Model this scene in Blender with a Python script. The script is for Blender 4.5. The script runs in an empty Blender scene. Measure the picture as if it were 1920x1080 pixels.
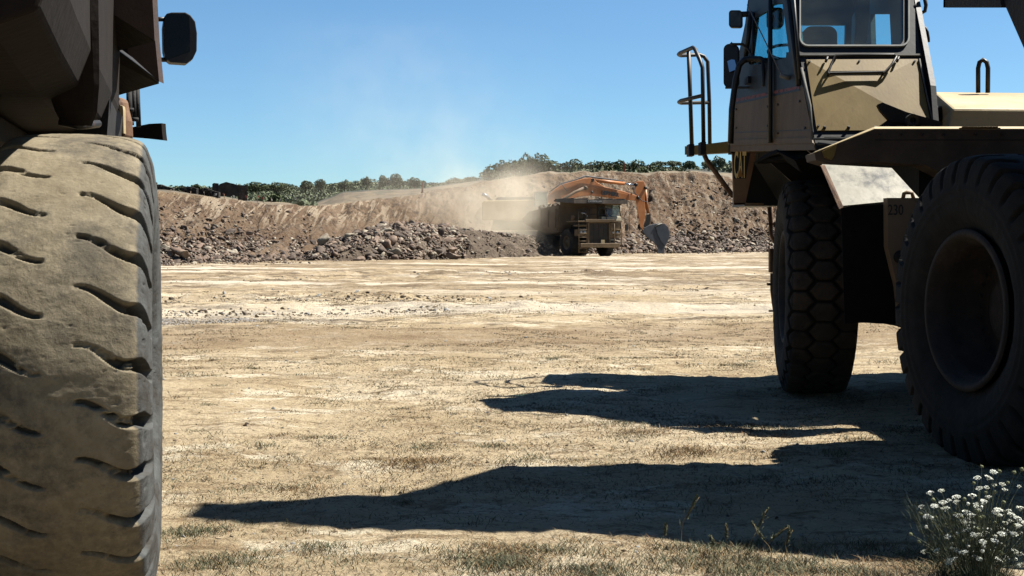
import bpy, math, random
import numpy as np
from mathutils import Vector, Matrix

# ------------------------------------------------------------------ camera, sky, sun, exposure
SC = bpy.context.scene
COL = SC.collection
H_CAM = 1.57
F_PX = 2480.0                      # focal length in photo pixels (1920 wide)
PITCH = math.atan(97 / F_PX)       # the horizon sits 97 px above the centre
cam_d = bpy.data.cameras.new('camera')
cam_d.sensor_width = 36.0
cam_d.lens = F_PX / 1920 * 36.0
cam_d.clip_start = 0.05
cam_d.clip_end = 20000
cam = bpy.data.objects.new('camera', cam_d)
COL.objects.link(cam)
cam.location = (0, 0, H_CAM)
cam.rotation_euler = (math.pi / 2 - PITCH, 0, 0)
SC.camera = cam

SUN = Vector((0.520, 0.160, 0.829)).normalized()
world = bpy.data.worlds.new("World")
SC.world = world
world.use_nodes = True
wn = world.node_tree
wn.nodes.clear()
sky = wn.nodes.new('ShaderNodeTexSky')
sky.sky_type = 'NISHITA'
sky.sun_disc = False
sky.sun_elevation = math.asin(SUN.z)
sky.sun_rotation = math.atan2(SUN.x, SUN.y)
sky.altitude = 300
sky.air_density = 0.85
sky.dust_density = 0.2
sky.ozone_density = 2.0
bg = wn.nodes.new('ShaderNodeBackground')
bg.inputs['Strength'].default_value = 0.05
wo = wn.nodes.new('ShaderNodeOutputWorld')
tint = wn.nodes.new('ShaderNodeMix'); tint.data_type = 'RGBA'; tint.blend_type = 'MULTIPLY'; tint.inputs[0].default_value = 1
tint.inputs[7].default_value = (.50, .69, .79, 1)      # white balance of the photograph
wn.links.new(sky.outputs[0], tint.inputs[6]); wn.links.new(tint.outputs[2], bg.inputs[0])
wn.links.new(bg.outputs[0], wo.inputs[0])

sun_d = bpy.data.lights.new('sun', 'SUN')
sun_d.energy = 5.0
sun_d.angle = math.radians(0.53)
sun_d.color = (1.0, 0.955, 0.87)
sun = bpy.data.objects.new('sun', sun_d)
COL.objects.link(sun)
sun.rotation_euler = SUN.to_track_quat('Z', 'Y').to_euler()

SC.view_settings.view_transform = 'Standard'
SC.view_settings.look = 'None'
SC.view_settings.gamma = 1
SC.view_settings.exposure = 1.75
SC.cycles.max_bounces = 6
SC.cycles.diffuse_bounces = 1
SC.cycles.glossy_bounces = 3
SC.cycles.transmission_bounces = 6
SC.cycles.transparent_max_bounces = 12
SC.cycles.volume_bounces = 1
SC.cycles.volume_step_rate = 1.0
SC.cycles.volume_max_steps = 128

# ------------------------------------------------------------------ point helpers
CP, SP = math.cos(PITCH), math.sin(PITCH)
def V(px, py, d):
    """where the thing seen at photo pixel (px, py) stands when it is d metres ahead"""
    xc, yc = (px - 960) / F_PX, (540 - py) / F_PX
    dy = CP + yc * SP
    dz = -SP + yc * CP
    return Vector((xc / dy * d, d, H_CAM + dz / dy * d))
def GX(px, d):
    return V(px, 443, d).x
def HZ(py, d):
    return V(960, py, d).z
rng = np.random.RandomState(7)
random.seed(11)

def _hash(ix, iy, iz, seed):
    n = (ix.astype(np.int64) * 374761393 + iy.astype(np.int64) * 668265263 + iz.astype(np.int64) * 2147483647 + seed * 974711) & 0xFFFFFFFF
    n = ((n ^ (n >> 13)) * 1274126177) & 0xFFFFFFFF
    n = ((n ^ (n >> 16)) * 2246822519) & 0xFFFFFFFF
    return ((n ^ (n >> 15)) & 0xFFFFFF) / float(0xFFFFFF)
def vnoise(x, y, z=None, seed=0):
    x = np.asarray(x, float); y = np.asarray(y, float)
    z = np.zeros_like(x) if z is None else np.asarray(z, float)
    xi, yi, zi = np.floor(x), np.floor(y), np.floor(z)
    fx, fy, fz = x - xi, y - yi, z - zi
    fx, fy, fz = [f * f * (3 - 2 * f) for f in (fx, fy, fz)]
    r = 0
    for dx in (0, 1):
        for dy in (0, 1):
            for dz in (0, 1):
                w = (fx if dx else 1 - fx) * (fy if dy else 1 - fy) * (fz if dz else 1 - fz)
                r = r + w * _hash(xi + dx, yi + dy, zi + dz, seed)
    return r * 2 - 1
def fbm(x, y, z=None, octv=4, seed=0, gain=0.5, lac=2.03):
    a, s, r = 1.0, 1.0, 0
    for k in range(octv):
        r = r + a * vnoise(np.asarray(x) * s, np.asarray(y) * s, None if z is None else np.asarray(z) * s, seed + k * 17)
        a *= gain; s *= lac
    return r

# ------------------------------------------------------------------ objects
def mesh_np(name, verts, faces, mat=None, smooth=False, mats=None, midx=None, attr=None):
    """mesh from numpy arrays; faces (N,3) or (N,4) or a list of lists"""
    me = bpy.data.meshes.new(name)
    verts = np.asarray(verts, np.float32).reshape(-1, 3)
    if isinstance(faces, np.ndarray):
        n, k = faces.shape
        me.vertices.add(len(verts)); me.vertices.foreach_set('co', verts.ravel())
        me.loops.add(n * k); me.loops.foreach_set('vertex_index', faces.astype(np.int32).ravel())
        me.polygons.add(n)
        me.polygons.foreach_set('loop_start', np.arange(0, n * k, k, dtype=np.int32))
        me.polygons.foreach_set('loop_total', np.full(n, k, np.int32))
        me.update(calc_edges=True)
    else:
        me.from_pydata([tuple(map(float, v)) for v in verts], [], [list(map(int, f)) for f in faces])
        me.update()
    for m in (mats or ([mat] if mat else [])):
        me.materials.append(m)
    if midx is not None:
        me.polygons.foreach_set('material_index', np.asarray(midx, np.int32))
    if smooth:
        me.polygons.foreach_set('use_smooth', np.ones(len(me.polygons), bool))
    if attr:
        for an, av in attr.items():
            a = me.attributes.new(an, 'FLOAT', 'POINT')
            a.data.foreach_set('value', np.asarray(av, np.float32))
    me.validate()
    return me

WM = {}                                   # world matrix of every object we made
def link(o, parent=None, M=None):
    COL.objects.link(o)
    if parent is not None:
        o.parent = parent
        WM[o.name] = WM[parent.name].copy()
    else:
        WM[o.name] = M.copy() if M is not None else Matrix.Identity(4)
    return o
def root(name, loc, label, cat, group=None, rz=0.0):
    o = bpy.data.objects.new(name, None)
    o.empty_display_size = 0.3
    o.location = loc
    o.rotation_euler = (0, 0, rz)
    COL.objects.link(o)
    WM[o.name] = Matrix.Translation(loc) @ Matrix.Rotation(rz, 4, 'Z')
    return tag(o, label, cat, group)
def tag(o, label=None, cat=None, group=None, kind=None):
    if label: o['label'] = label
    if cat: o['category'] = cat
    if group: o['group'] = group
    if kind: o['kind'] = kind
    return o

class MB:
    """collects simple solids; build() links them as one mesh. space='w' world coords, 'l' local coords of the parent"""
    def __init__(s): s.v = []; s.f = []; s.sm = []
    def add(s, verts, faces, smooth=False):
        n = len(s.v)
        s.v += [Vector(v) for v in verts]
        s.f += [[i + n for i in f] for f in faces]
        s.sm += [smooth] * len(faces)
        return s
    def box(s, c, d, rot=None):
        cx, cy, cz = c; hx, hy, hz = d[0] / 2, d[1] / 2, d[2] / 2
        pts = [Vector((sx * hx, sy * hy, sz * hz)) for sz in (-1, 1) for sy in (-1, 1) for sx in (-1, 1)]
        if rot is not None: pts = [rot @ p for p in pts]
        pts = [p + Vector(c) for p in pts]
        return s.add(pts, [(0, 2, 3, 1), (4, 5, 7, 6), (0, 1, 5, 4), (2, 6, 7, 3), (0, 4, 6, 2), (1, 3, 7, 5)])
    def hexa(s, a, b):
        """two matching polygons (lists of points) joined into a solid"""
        n = len(a)
        vs = list(a) + list(b)
        fs = [list(range(n))[::-1], list(range(n, 2 * n))]
        for i in range(n):
            j = (i + 1) % n
            fs.append([i, j, j + n, i + n])
        return s.add(vs, fs)
    def slab(s, poly, off):
        off = Vector(off)
        return s.hexa([Vector(p) for p in poly], [Vector(p) + off for p in poly])
    def tube(s, pts, r, n=8, caps=True, r2=None):
        pts = [Vector(p) for p in pts]
        m = len(pts)
        rs = [r + ((r2 - r) * i / (m - 1) if r2 is not None else 0) for i in range(m)] if not isinstance(r, (list, tuple)) else r
        t0 = (pts[1] - pts[0]).normalized()
        u = t0.orthogonal().normalized()
        vs = []
        for i, p in enumerate(pts):
            t = (pts[min(i + 1, m - 1)] - pts[max(i - 1, 0)])
            t = t.normalized() if t.length > 1e-9 else t0
            u = (u - t * u.dot(t)).normalized()
            w = t.cross(u)
            for k in range(n):
                a = 2 * math.pi * k / n
                vs.append(p + (u * math.cos(a) + w * math.sin(a)) * rs[i])
        fs = []
        for i in range(m - 1):
            for k in range(n):
                k2 = (k + 1) % n
                fs.append((i * n + k, i * n + k2, (i + 1) * n + k2, (i + 1) * n + k))
        s.add(vs, fs, True)
        if caps:
            nn = len(s.v) - len(vs)
            s.f.append([nn + k for k in range(n)][::-1]); s.sm.append(False)
            s.f.append([nn + (m - 1) * n + k for k in range(n)]); s.sm.append(False)
        return s
    def lathe(s, prof, M, n=32, caps=False):
        """prof: list of (axial, radius); axis local X of matrix M"""
        vs = []
        for a, r in prof:
            for k in range(n):
                t = 2 * math.pi * k / n
                vs.append(M @ Vector((a, r * math.cos(t), r * math.sin(t))))
        fs = []
        for i in range(len(prof) - 1):
            for k in range(n):
                k2 = (k + 1) % n
                fs.append((i * n + k, i * n + k2, (i + 1) * n + k2, (i + 1) * n + k))
        nn = len(s.v)
        s.add(vs, fs, True)
        if caps:
            s.f.append([nn + k for k in range(n)]); s.sm.append(False)
            s.f.append([nn + (len(prof) - 1) * n + k for k in range(n)]); s.sm.append(False)
        return s
    def build(s, name, mat, parent=None, space='w', bevel=0.0, mats=None, loc=None):
        vs = s.v
        if parent is not None and space == 'w':
            inv = WM[parent.name].inverted()
            vs = [inv @ v for v in vs]
        if loc is not None:
            vs = [v - Vector(loc) for v in vs]
        me = bpy.data.meshes.new(name)
        me.from_pydata([tuple(v) for v in vs], [], s.f)
        me.validate()
        if len(me.polygons) == len(s.sm):
            me.polygons.foreach_set('use_smooth', s.sm)
        me.materials.append(mat)
        me.update()
        import bmesh
        bm = bmesh.new(); bm.from_mesh(me)
        bmesh.ops.recalc_face_normals(bm, faces=bm.faces)
        bm.to_mesh(me); bm.free()
        o = bpy.data.objects.new(name, me)
        if loc is not None: o.location = loc
        link(o, parent, Matrix.Translation(loc) if loc is not None else None)
        if bevel:
            m = o.modifiers.new('bevel', 'BEVEL'); m.width = bevel; m.segments = 2; m.limit_method = 'ANGLE'
            m.angle_limit = math.radians(35); m.harden_normals = False
        return o

def text_part(name, body, mat, parent, M, size, depth=0.004, space='w', sx=1.0, bold=0.0):
    cu = bpy.data.curves.new(name, 'FONT')
    cu.body = body; cu.size = size; cu.extrude = depth; cu.align_x = 'CENTER'; cu.align_y = 'CENTER'
    cu.offset = bold
    tmp = bpy.data.objects.new('tmp', cu)
    COL.objects.link(tmp)
    dg = bpy.context.evaluated_depsgraph_get()
    me = bpy.data.meshes.new_from_object(tmp.evaluated_get(dg))
    bpy.data.objects.remove(tmp); bpy.data.curves.remove(cu)
    me.name = name
    X = M @ Matrix.Diagonal((sx, 1, 1, 1))
    if space == 'w': X = WM[parent.name].inverted() @ X
    me.transform(X)
    me.materials.clear(); me.materials.append(mat)
    return link(bpy.data.objects.new(name, me), parent)

def frame_M(origin, xdir, ydir):
    """matrix whose x,y axes are xdir,ydir (for lettering lying on a face)"""
    x = Vector(xdir).normalized(); y = Vector(ydir); y = (y - x * y.dot(x)).normalized(); z = x.cross(y)
    M = Matrix((x, y, z)).transposed().to_4x4(); M.translation = Vector(origin)
    return M

# ------------------------------------------------------------------ materials
def nmat(name, cols, scale=3.0, detail=6, rough=0.8, bump=0.0, bscale=None, metal=0.0, stretch=(1, 1, 1), pos=None, spec=0.3,
         spot=None, spot_scale=8, spot_lo=0.55, spot_hi=0.65, coord='Object', bdist=0.02, rough2=None):
    m = bpy.data.materials.new(name); m.use_nodes = True
    t = m.node_tree; N = t.nodes; L = t.links
    b = N['Principled BSDF']
    tc = N.new('ShaderNodeTexCoord'); mp = N.new('ShaderNodeMapping'); mp.inputs['Scale'].default_value = stretch
    L.new(tc.outputs[coord], mp.inputs[0])
    nz = N.new('ShaderNodeTexNoise'); nz.inputs['Scale'].default_value = scale; nz.inputs['Detail'].default_value = detail
    nz.inputs['Roughness'].default_value = 0.62
    L.new(mp.outputs[0], nz.inputs['Vector'])
    cr = N.new('ShaderNodeValToRGB'); e = cr.color_ramp.elements
    pos = pos or [0.32 + 0.36 * i / max(1, len(cols) - 1) for i in range(len(cols))]
    while len(e) < len(cols): e.new(0.5)
    for i, c in enumerate(cols):
        e[i].position = pos[i]; e[i].color = (*c, 1)
    L.new(nz.outputs['Fac'], cr.inputs[0])
    out = cr.outputs[0]
    if spot is not None:
        n2 = N.new('ShaderNodeTexNoise'); n2.inputs['Scale'].default_value = spot_scale; n2.inputs['Detail'].default_value = 8
        n2.inputs['Roughness'].default_value = 0.7
        L.new(mp.outputs[0], n2.inputs['Vector'])
        mr = N.new('ShaderNodeMapRange'); mr.inputs[1].default_value = spot_lo; mr.inputs[2].default_value = spot_hi
        L.new(n2.outputs['Fac'], mr.inputs[0])
        mx = N.new('ShaderNodeMix'); mx.data_type = 'RGBA'
        L.new(mr.outputs[0], mx.inputs[0]); L.new(out, mx.inputs[6]); mx.inputs[7].default_value = (*spot, 1)
        out = mx.outputs[2]
        if rough2 is not None:
            mr2 = N.new('ShaderNodeMapRange'); mr2.inputs[3].default_value = rough; mr2.inputs[4].default_value = rough2
            L.new(mr.outputs[0], mr2.inputs[0]); L.new(mr2.outputs[0], b.inputs['Roughness'])
    L.new(out, b.inputs['Base Color'])
    if rough2 is None or spot is None: b.inputs['Roughness'].default_value = rough
    b.inputs['Metallic'].default_value = metal
    b.inputs['Specular IOR Level'].default_value = spec
    if bump:
        nb = N.new('ShaderNodeTexNoise'); nb.inputs['Scale'].default_value = bscale or scale * 6; nb.inputs['Detail'].default_value = 6
        L.new(mp.outputs[0], nb.inputs['Vector'])
        bp = N.new('ShaderNodeBump'); bp.inputs['Strength'].default_value = bump; bp.inputs['Distance'].default_value = bdist
        L.new(nb.outputs['Fac'], bp.inputs['Height']); L.new(bp.outputs[0], b.inputs['Normal'])
    m['tree'] = 1
    return m

M_yel = nmat('faded_yellow_paint', [(.20, .122, .018), (.28, .175, .030), (.35, .235, .060)], 1.6, stretch=(2, 2, .6), rough=.5, spot=(.12, .055, .028), spot_scale=9, spot_lo=.62, spot_hi=.74, bump=.03, bscale=24)
M_yel_light = nmat('sunlit_cream_yellow_paint', [(.48, .36, .18), (.62, .49, .28), (.72, .59, .37)], 1.3, rough=.6, spot=(.20, .11, .05), spot_scale=14, spot_lo=.66, spot_hi=.72, bump=.1, bscale=22, stretch=(1, 1, 2))  # yellow paint lightened as if sunlit, brown spots on top
M_brown = nmat('shaded_ochre_paint', [(.13, .066, .016), (.18, .098, .024), (.23, .13, .038)], 3, stretch=(2, 2, .5), rough=.6, spot=(.16, .055, .022), spot_scale=5, spot_lo=.58, spot_hi=.72, bump=.15, bscale=40)  # yellow paint darkened for the shaded cab side, reddish spots on top
M_beam = nmat('dark_brown_beam_paint', [(.045, .028, .017), (.075, .048, .030), (.11, .072, .045)], 3, rough=.7, spot=(.15, .11, .07), spot_scale=6, spot_lo=.62, spot_hi=.75, bump=.1, bscale=30)  # darker brown than the other paint, paler spots on top
M_rust = nmat('rusty_steel', [(.10, .045, .022), (.20, .10, .045), (.30, .17, .09)], 5, rough=.75, bump=.3, bscale=60, stretch=(3, 3, 1))
M_black = nmat('black_paint', [(.007, .007, .007), (.014, .013, .013)], 6, rough=.5, bump=.05, spot=(.05, .042, .034), spot_scale=16, spot_lo=.66, spot_hi=.8)
M_char = nmat('charcoal_cab_paint', [(.008, .008, .009), (.015, .0145, .015)], 4, rough=.5, spot=(.05, .042, .034), spot_scale=11, spot_lo=.60, spot_hi=.85, bump=.04)
M_dark = nmat('oily_dark_steel', [(.006, .005, .0045), (.018, .014, .012)], 5, rough=.8, bump=.3, bscale=25)
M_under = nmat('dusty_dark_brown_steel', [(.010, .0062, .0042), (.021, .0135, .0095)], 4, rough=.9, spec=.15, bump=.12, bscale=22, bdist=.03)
M_flap = nmat('black_rubber_sheet', [(.005, .005, .005), (.011, .010, .010)], 5, rough=.95, spec=.1, bump=.25, bscale=9, bdist=.03, spot=(.05, .042, .034), spot_scale=22, spot_lo=.70, spot_hi=.78)
M_rub = nmat('dusty_black_rubber', [(.020, .018, .017), (.034, .030, .027), (.060, .052, .044)], 3, rough=.9, bump=.35, bscale=70, bdist=.004)
M_rail = nmat('dark_rail_paint', [(.012, .010, .009), (.03, .024, .018)], 12, rough=.5, spot=(.10, .045, .02), spot_scale=14, spot_lo=.6, spot_hi=.7)
M_silver = nmat('scuffed_bare_metal', [(.22, .20, .15), (.33, .31, .25), (.42, .39, .31)], 2.6, rough=.42, metal=.25, bump=.1, bscale=8, spot=(.045, .048, .045), spot_scale=2.6, spot_lo=.50, spot_hi=.66)
M_white = nmat('white_paint', [(.7, .7, .68), (.8, .8, .78)], 8)
M_decal_y = nmat('yellow_decal', [(1.0, .72, .26), (1.15, .85, .34)], 14, rough=.5)
M_decal_k = nmat('black_decal', [(.012, .014, .016), (.03, .03, .035)], 20, rough=.5)
M_orange_d = nmat('orange_decal', [(.55, .24, .05), (.62, .28, .06)], 14, rough=.5)
M_red = nmat('faded_red_stripe', [(.25, .045, .03), (.38, .08, .05)], 30, rough=.6, spot=(.02, .018, .018), spot_scale=14, spot_lo=.52, spot_hi=.58)
M_orange = nmat('orange_machine_paint', [(.185, .062, .017), (.24, .086, .023), (.29, .125, .045)], .7, rough=.5, spot=(.22, .12, .06), spot_scale=2, spot_lo=.58, spot_hi=.75)
M_steel = nmat('worn_grey_steel', [(.05, .055, .065), (.09, .095, .11)], 2, rough=.5, spot=(.2, .18, .15), spot_scale=4, spot_lo=.62, spot_hi=.8)
M_chrome = nmat('chrome_rod', [(.45, .5, .6), (.6, .65, .72)], 3, rough=.25, metal=.8)
M_stone = nmat('dark_field_stone', [(.022, .018, .015), (.05, .04, .032), (.10, .08, .06)], 1.6, bump=.6, bscale=3, bdist=.2)
M_mirror = bpy.data.materials.new('mirror_glass'); M_mirror.use_nodes = True
_b = M_mirror.node_tree.nodes['Principled BSDF']; _b.inputs['Metallic'].default_value = 1; _b.inputs['Roughness'].default_value = .06
_b.inputs['Base Color'].default_value = (.55, .58, .6, 1)

def glass_mat(name, tint, dens):
    m = bpy.data.materials.new(name); m.use_nodes = True
    t = m.node_tree; N = t.nodes; L = t.links
    N.remove(N['Principled BSDF'])
    tr = N.new('ShaderNodeBsdfTransparent'); tr.inputs[0].default_value = (*tint, 1)
    gl = N.new('ShaderNodeBsdfGlossy'); gl.inputs['Roughness'].default_value = .06
    gl.inputs['Color'].default_value = (.8, .9, .95, 1)
    df = N.new('ShaderNodeBsdfDiffuse'); df.inputs[0].default_value = (.3, .27, .2, 1)
    fr = N.new('ShaderNodeValue'); fr.outputs[0].default_value = .05
    m1 = N.new('ShaderNodeMixShader'); m2 = N.new('ShaderNodeMixShader')
    nz = N.new('ShaderNodeTexNoise'); nz.inputs['Scale'].default_value = 3.5; nz.inputs['Detail'].default_value = 8
    mr = N.new('ShaderNodeMapRange'); mr.inputs[1].default_value = .35; mr.inputs[2].default_value = .75; mr.inputs[3].default_value = dens * .3; mr.inputs[4].default_value = dens
    L.new(nz.outputs['Fac'], mr.inputs[0])
    L.new(fr.outputs[0], m1.inputs[0]); L.new(tr.outputs[0], m1.inputs[1]); L.new(gl.outputs[0], m1.inputs[2])
    L.new(mr.outputs[0], m2.inputs[0]); L.new(m1.outputs[0], m2.inputs[1]); L.new(df.outputs[0], m2.inputs[2])
    L.new(m2.outputs[0], N['Material Output'].inputs[0])
    return m
M_glass = glass_mat('tinted_blue_green_glass', (.62, .86, .90), .06)
M_glass_far = glass_mat('pale_cab_glass', (.5, .65, .68), .35)
# ------------------------------------------------------------------ ground
def ground_z(x, y):
    x = np.asarray(x, float); y = np.asarray(y, float)
    z = 0.05 * fbm(x * .23, y * .23, octv=3, seed=3)
    near = np.clip((y - 3) / 25, 0, 1)
    z = z * (.5 + .5 * near)
    z = z + 0.020 * fbm(x * 1.9, y * 1.9, octv=4, seed=9) + .012 * np.clip((y - 10) / 20, 0, 1) * fbm(x * 1.2, y * 3.2, octv=3, seed=91)
    z = z + 0.010 * np.abs(fbm(x * 7, y * 9, octv=2, seed=19))
    # wheel ruts with lug prints across the yard
    for (y0, sl, w, dep) in ((32.4, .02, .9, .07), (28.0, .05, .8, .06), (40.0, .03, 1.0, .06), (47, -.02, 1.2, .07), (56, .04, 1.3, .08)):
        q = (y - (y0 + sl * x)) / w
        rut = np.exp(-q ** 2)
        edge = np.exp(-(q - 1.5) ** 2 * 5)
        z = z - dep * rut * .6 + edge * dep * 1.6 * (.55 + .75 * np.clip(fbm(x * 2.1, y * 1.5, seed=33), -.4, 1)) * np.clip(.5 + fbm(x * .25, y * .1, octv=2, seed=44), 0, 1)
    return z * np.clip((y + 4) / 6, 0.3, 1)

def ground_mesh():
    ys = []
    y = 2.2
    while y < 175:
        ys.append(y); y *= 1.0065 if y < 60 else 1.012
    ys = np.array(ys)
    t = np.concatenate([np.linspace(-3.5, -.47, 50)[:-1], np.linspace(-.47, .47, 620), np.linspace(.47, 3.5, 50)[1:]])
    Y, T = np.meshgrid(ys, t, indexing='ij')
    X = T * Y
    Z = ground_z(X, Y)
    n, m = Y.shape
    V1 = np.stack([X, Y, Z], -1).reshape(-1, 3)
    # strip behind the first row, closing the sheet under the camera
    yb = np.array([-60., -30., -12., -5., 0., 1.2])
    XB = np.tile(t * 2.2, (len(yb), 1)) * np.linspace(12, 1, len(yb))[:, None] ** 1.0
    YB = np.tile(yb[:, None], (1, m))
    VB = np.stack([XB, YB, np.zeros_like(XB)], -1).reshape(-1, 3)
    VV = np.concatenate([VB, V1])
    R = n + len(yb)
    i, j = np.meshgrid(np.arange(R - 1), np.arange(m - 1), indexing='ij')
    a = (i * m + j).ravel()
    F = np.stack([a, a + 1, a + m + 1, a + m], -1)
    return VV, F

def ground_mat():
    m = bpy.data.materials.new('dry_dusty_earth'); m.use_nodes = True
    t = m.node_tree; N = t.nodes; L = t.links; b = N['Principled BSDF']
    b.inputs['Roughness'].default_value = .95; b.inputs['Specular IOR Level'].default_value = .1
    tc = N.new('ShaderNodeTexCoord')
    def noise(sc, det=8, st=(1, 1, 1), rough=.62):
        mp = N.new('ShaderNodeMapping'); mp.inputs['Scale'].default_value = st
        L.new(tc.outputs['Object'], mp.inputs[0])
        n = N.new('ShaderNodeTexNoise'); n.inputs['Scale'].default_value = sc; n.inputs['Detail'].default_value = det; n.inputs['Roughness'].default_value = rough
        L.new(mp.outputs[0], n.inputs['Vector']); return n.outputs['Fac']
    def rng_(src, lo, hi, a=0., b_=1.):
        r = N.new('ShaderNodeMapRange'); r.inputs[1].default_value = lo; r.inputs[2].default_value = hi; r.inputs[3].default_value = a; r.inputs[4].default_value = b_
        L.new(src, r.inputs[0]); return r.outputs[0]
    def mix(f, a, c):
        x = N.new('ShaderNodeMix'); x.data_type = 'RGBA'
        L.new(f, x.inputs[0])
        for k, s in ((6, a), (7, c)):
            if isinstance(s, tuple): x.inputs[k].default_value = (*s, 1)
            else: L.new(s, x.inputs[k])
        return x.outputs[2]
    def mth(op, a, c=None):
        x = N.new('ShaderNodeMath'); x.operation = op
        for k, s in ((0, a), (1, c)):
            if s is None: continue
            if isinstance(s, (int, float)): x.inputs[k].default_value = s
            else: L.new(s, x.inputs[k])
        return x.outputs[0]
    sep = N.new('ShaderNodeSeparateXYZ'); L.new(tc.outputs['Object'], sep.inputs[0])
    xx, yy = sep.outputs[0], sep.outputs[1]
    base = mix(rng_(noise(.5), .35, .65), (.43, .335, .20), (.56, .455, .29))
    base = mix(rng_(noise(.13, 4), .5, .68), base, (.66, .565, .40))              # pale dust
    base = mix(rng_(noise(1.3, 10, (.8, 1.6, 1), .8), .52, .60, 0, .75), base, (.24, .165, .09))
    base = mix(rng_(noise(.8, 9, (.8, 1.3, 1), .75), .54, .60, 0, .7), base, (.76, .68, .50))         # trodden straw
    base = mix(rng_(noise(5.5, 9, (1, 1, 1), .75), .56, .70, 0, .8), base, (.155, .105, .062))          # dark crumbs
    base = mix(rng_(noise(22, 6, (1, 1, 1), .8), .56, .66, 0, .8), base, (.10, .07, .045))
    base = mix(rng_(noise(3.1, 10, (.45, 1.5, 1), .8), .545, .60, 0, .75), base, (.17, .115, .06))
    # far yard: alternating churned and dusty bands
    far = rng_(yy, 30, 45)
    churn = rng_(noise(.30, 10, (.30, 1, 1), .82), .47, .54)
    base = mix(mth('MULTIPLY', far, .35), base, (.30, .225, .14))
    base = mix(mth('MULTIPLY', far, mth('MULTIPLY', churn, .85)), base, (.175, .125, .075))
    crm = rng_(noise(1.1, 10, (.4, 1, 1), .85), .51, .56)
    base = mix(mth('MULTIPLY', rng_(yy, 12, 26), mth('MULTIPLY', crm, .95)), base, (.12, .085, .052))
    pale = rng_(noise(.21, 9, (.35, 1, 1), .75), .52, .58)
    base = mix(mth('MULTIPLY', far, mth('MULTIPLY', pale, .85)), base, (.64, .565, .43))
    # brown trodden band, pale haul track and grey gravel strip
    yl = mth('SUBTRACT', yy, mth('MULTIPLY', xx, .16))
    yw = mth('ADD', yl, rng_(noise(.4, 5), .2, .8, -1.4, 1.4))
    def band(c, w):
        d = mth('ABSOLUTE', mth('SUBTRACT', yw, c))
        return rng_(d, w, w * .35, 0, 1)
    base = mix(mth('MULTIPLY', band(21.0, 3.2), .62), base, (.235, .160, .088))
    base = mix(mth('MULTIPLY', band(28.2, 2.6), .55), base, (.60, .535, .42))
    g = mth('MULTIPLY', band(25.2, 1.5), rng_(xx, -2.5, -5.0, 0, .8))
    spk = N.new('ShaderNodeTexVoronoi'); spk.inputs['Scale'].default_value = 13; L.new(tc.outputs['Object'], spk.inputs['Vector'])
    gravel = mix(rng_(spk.outputs['Distance'], .15, .6), (.50, .49, .46), (.15, .14, .13))
    base = mix(g, base, gravel)
    L.new(base, b.inputs['Base Color'])
    hsum = mth('ADD', mth('MULTIPLY', noise(9, 8), 1.0), mth('MULTIPLY', noise(45, 6, (1, 1, 1), .75), .45))
    bp = N.new('ShaderNodeBump'); bp.inputs['Strength'].default_value = 1; bp.inputs['Distance'].default_value = .06
    L.new(hsum, bp.inputs['Height'])
    cr = N.new('ShaderNodeTexVoronoi'); cr.feature = 'DISTANCE_TO_EDGE'; cr.inputs['Scale'].default_value = 3.2
    wv = N.new('ShaderNodeVectorMath'); wv.operation = 'ADD'
    wn_ = N.new('ShaderNodeTexNoise'); wn_.inputs['Scale'].default_value = 3; L.new(tc.outputs['Object'], wn_.inputs['Vector'])
    L.new(tc.outputs['Object'], wv.inputs[0]); L.new(wn_.outputs['Color'], wv.inputs[1]); L.new(wv.outputs[0], cr.inputs['Vector'])
    b2 = N.new('ShaderNodeBump'); b2.inputs['Strength'].default_value = .5; b2.inputs['Distance'].default_value = .02
    L.new(rng_(cr.outputs['Distance'], 0, .04), b2.inputs['Height']); L.new(bp.outputs[0], b2.inputs['Normal'])
    L.new(b2.outputs[0], b.inputs['Normal'])
    return m
M_ground = ground_mat()
gv, gf = ground_mesh()
g_o = link(bpy.data.objects.new('ground', mesh_np('ground', gv, gf, M_ground, True)))
tag(g_o, kind='structure')
M_plain = nmat('far_dry_land', [(.20, .15, .085), (.28, .22, .13)], .05)
pl = MB(); pl.add([(-6000, -3000, -.6), (6000, -3000, -.6), (6000, 9000, -.6), (-6000, 9000, -.6)], [(0, 1, 2, 3)])
tag(pl.build('terrain', M_plain), kind='structure')

# ------------------------------------------------------------------ quarry face and the land behind it
TB = np.array([  # px, base depth, lip py, lip depth, py of second crest (d 175), py of scrub ridge (d 265)
    (-1500, 50, 340, 60, 352, 350), (-300, 62, 346, 74, 354, 350), (250, 72, 356, 86, 356, 352), (295, 74, 358, 88, 356, 351),
    (377, 77, 366, 91, 364, 350), (458, 80, 376, 94, 374, 347), (538, 83, 384, 97, 382, 345), (587, 86, 386, 100, 381, 342),
    (619, 88, 384, 103, 370, 345), (645, 89, 381, 106, 360, 340), (684, 91, 377, 110, 357, 337), (764, 96, 368, 116, 355, 340),
    (797, 99, 361, 120, 353, 346), (893, 108, 345, 129, 340, 338), (963, 113, 333, 133, 329, 330), (1027, 117, 324, 136, 322, 318),
    (1130, 121, 322, 139, 318, 312), (1211, 123, 326, 140, 320, 312), (1260, 124, 321, 141, 317, 310), (1305, 125, 322, 141, 319, 308),
    (1373, 128, 331, 143, 325, 301), (1460, 132, 336, 147, 330, 299), (1700, 140, 336, 155, 330, 296), (3400, 170, 330, 190, 325, 300)], float)
TB[:, 5] += 7
def tbi(px, k): return np.interp(px, TB[:, 0], TB[:, k])
def lip_h(px): return H_CAM + (443 - tbi(px, 2)) / F_PX * tbi(px, 3)
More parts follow.
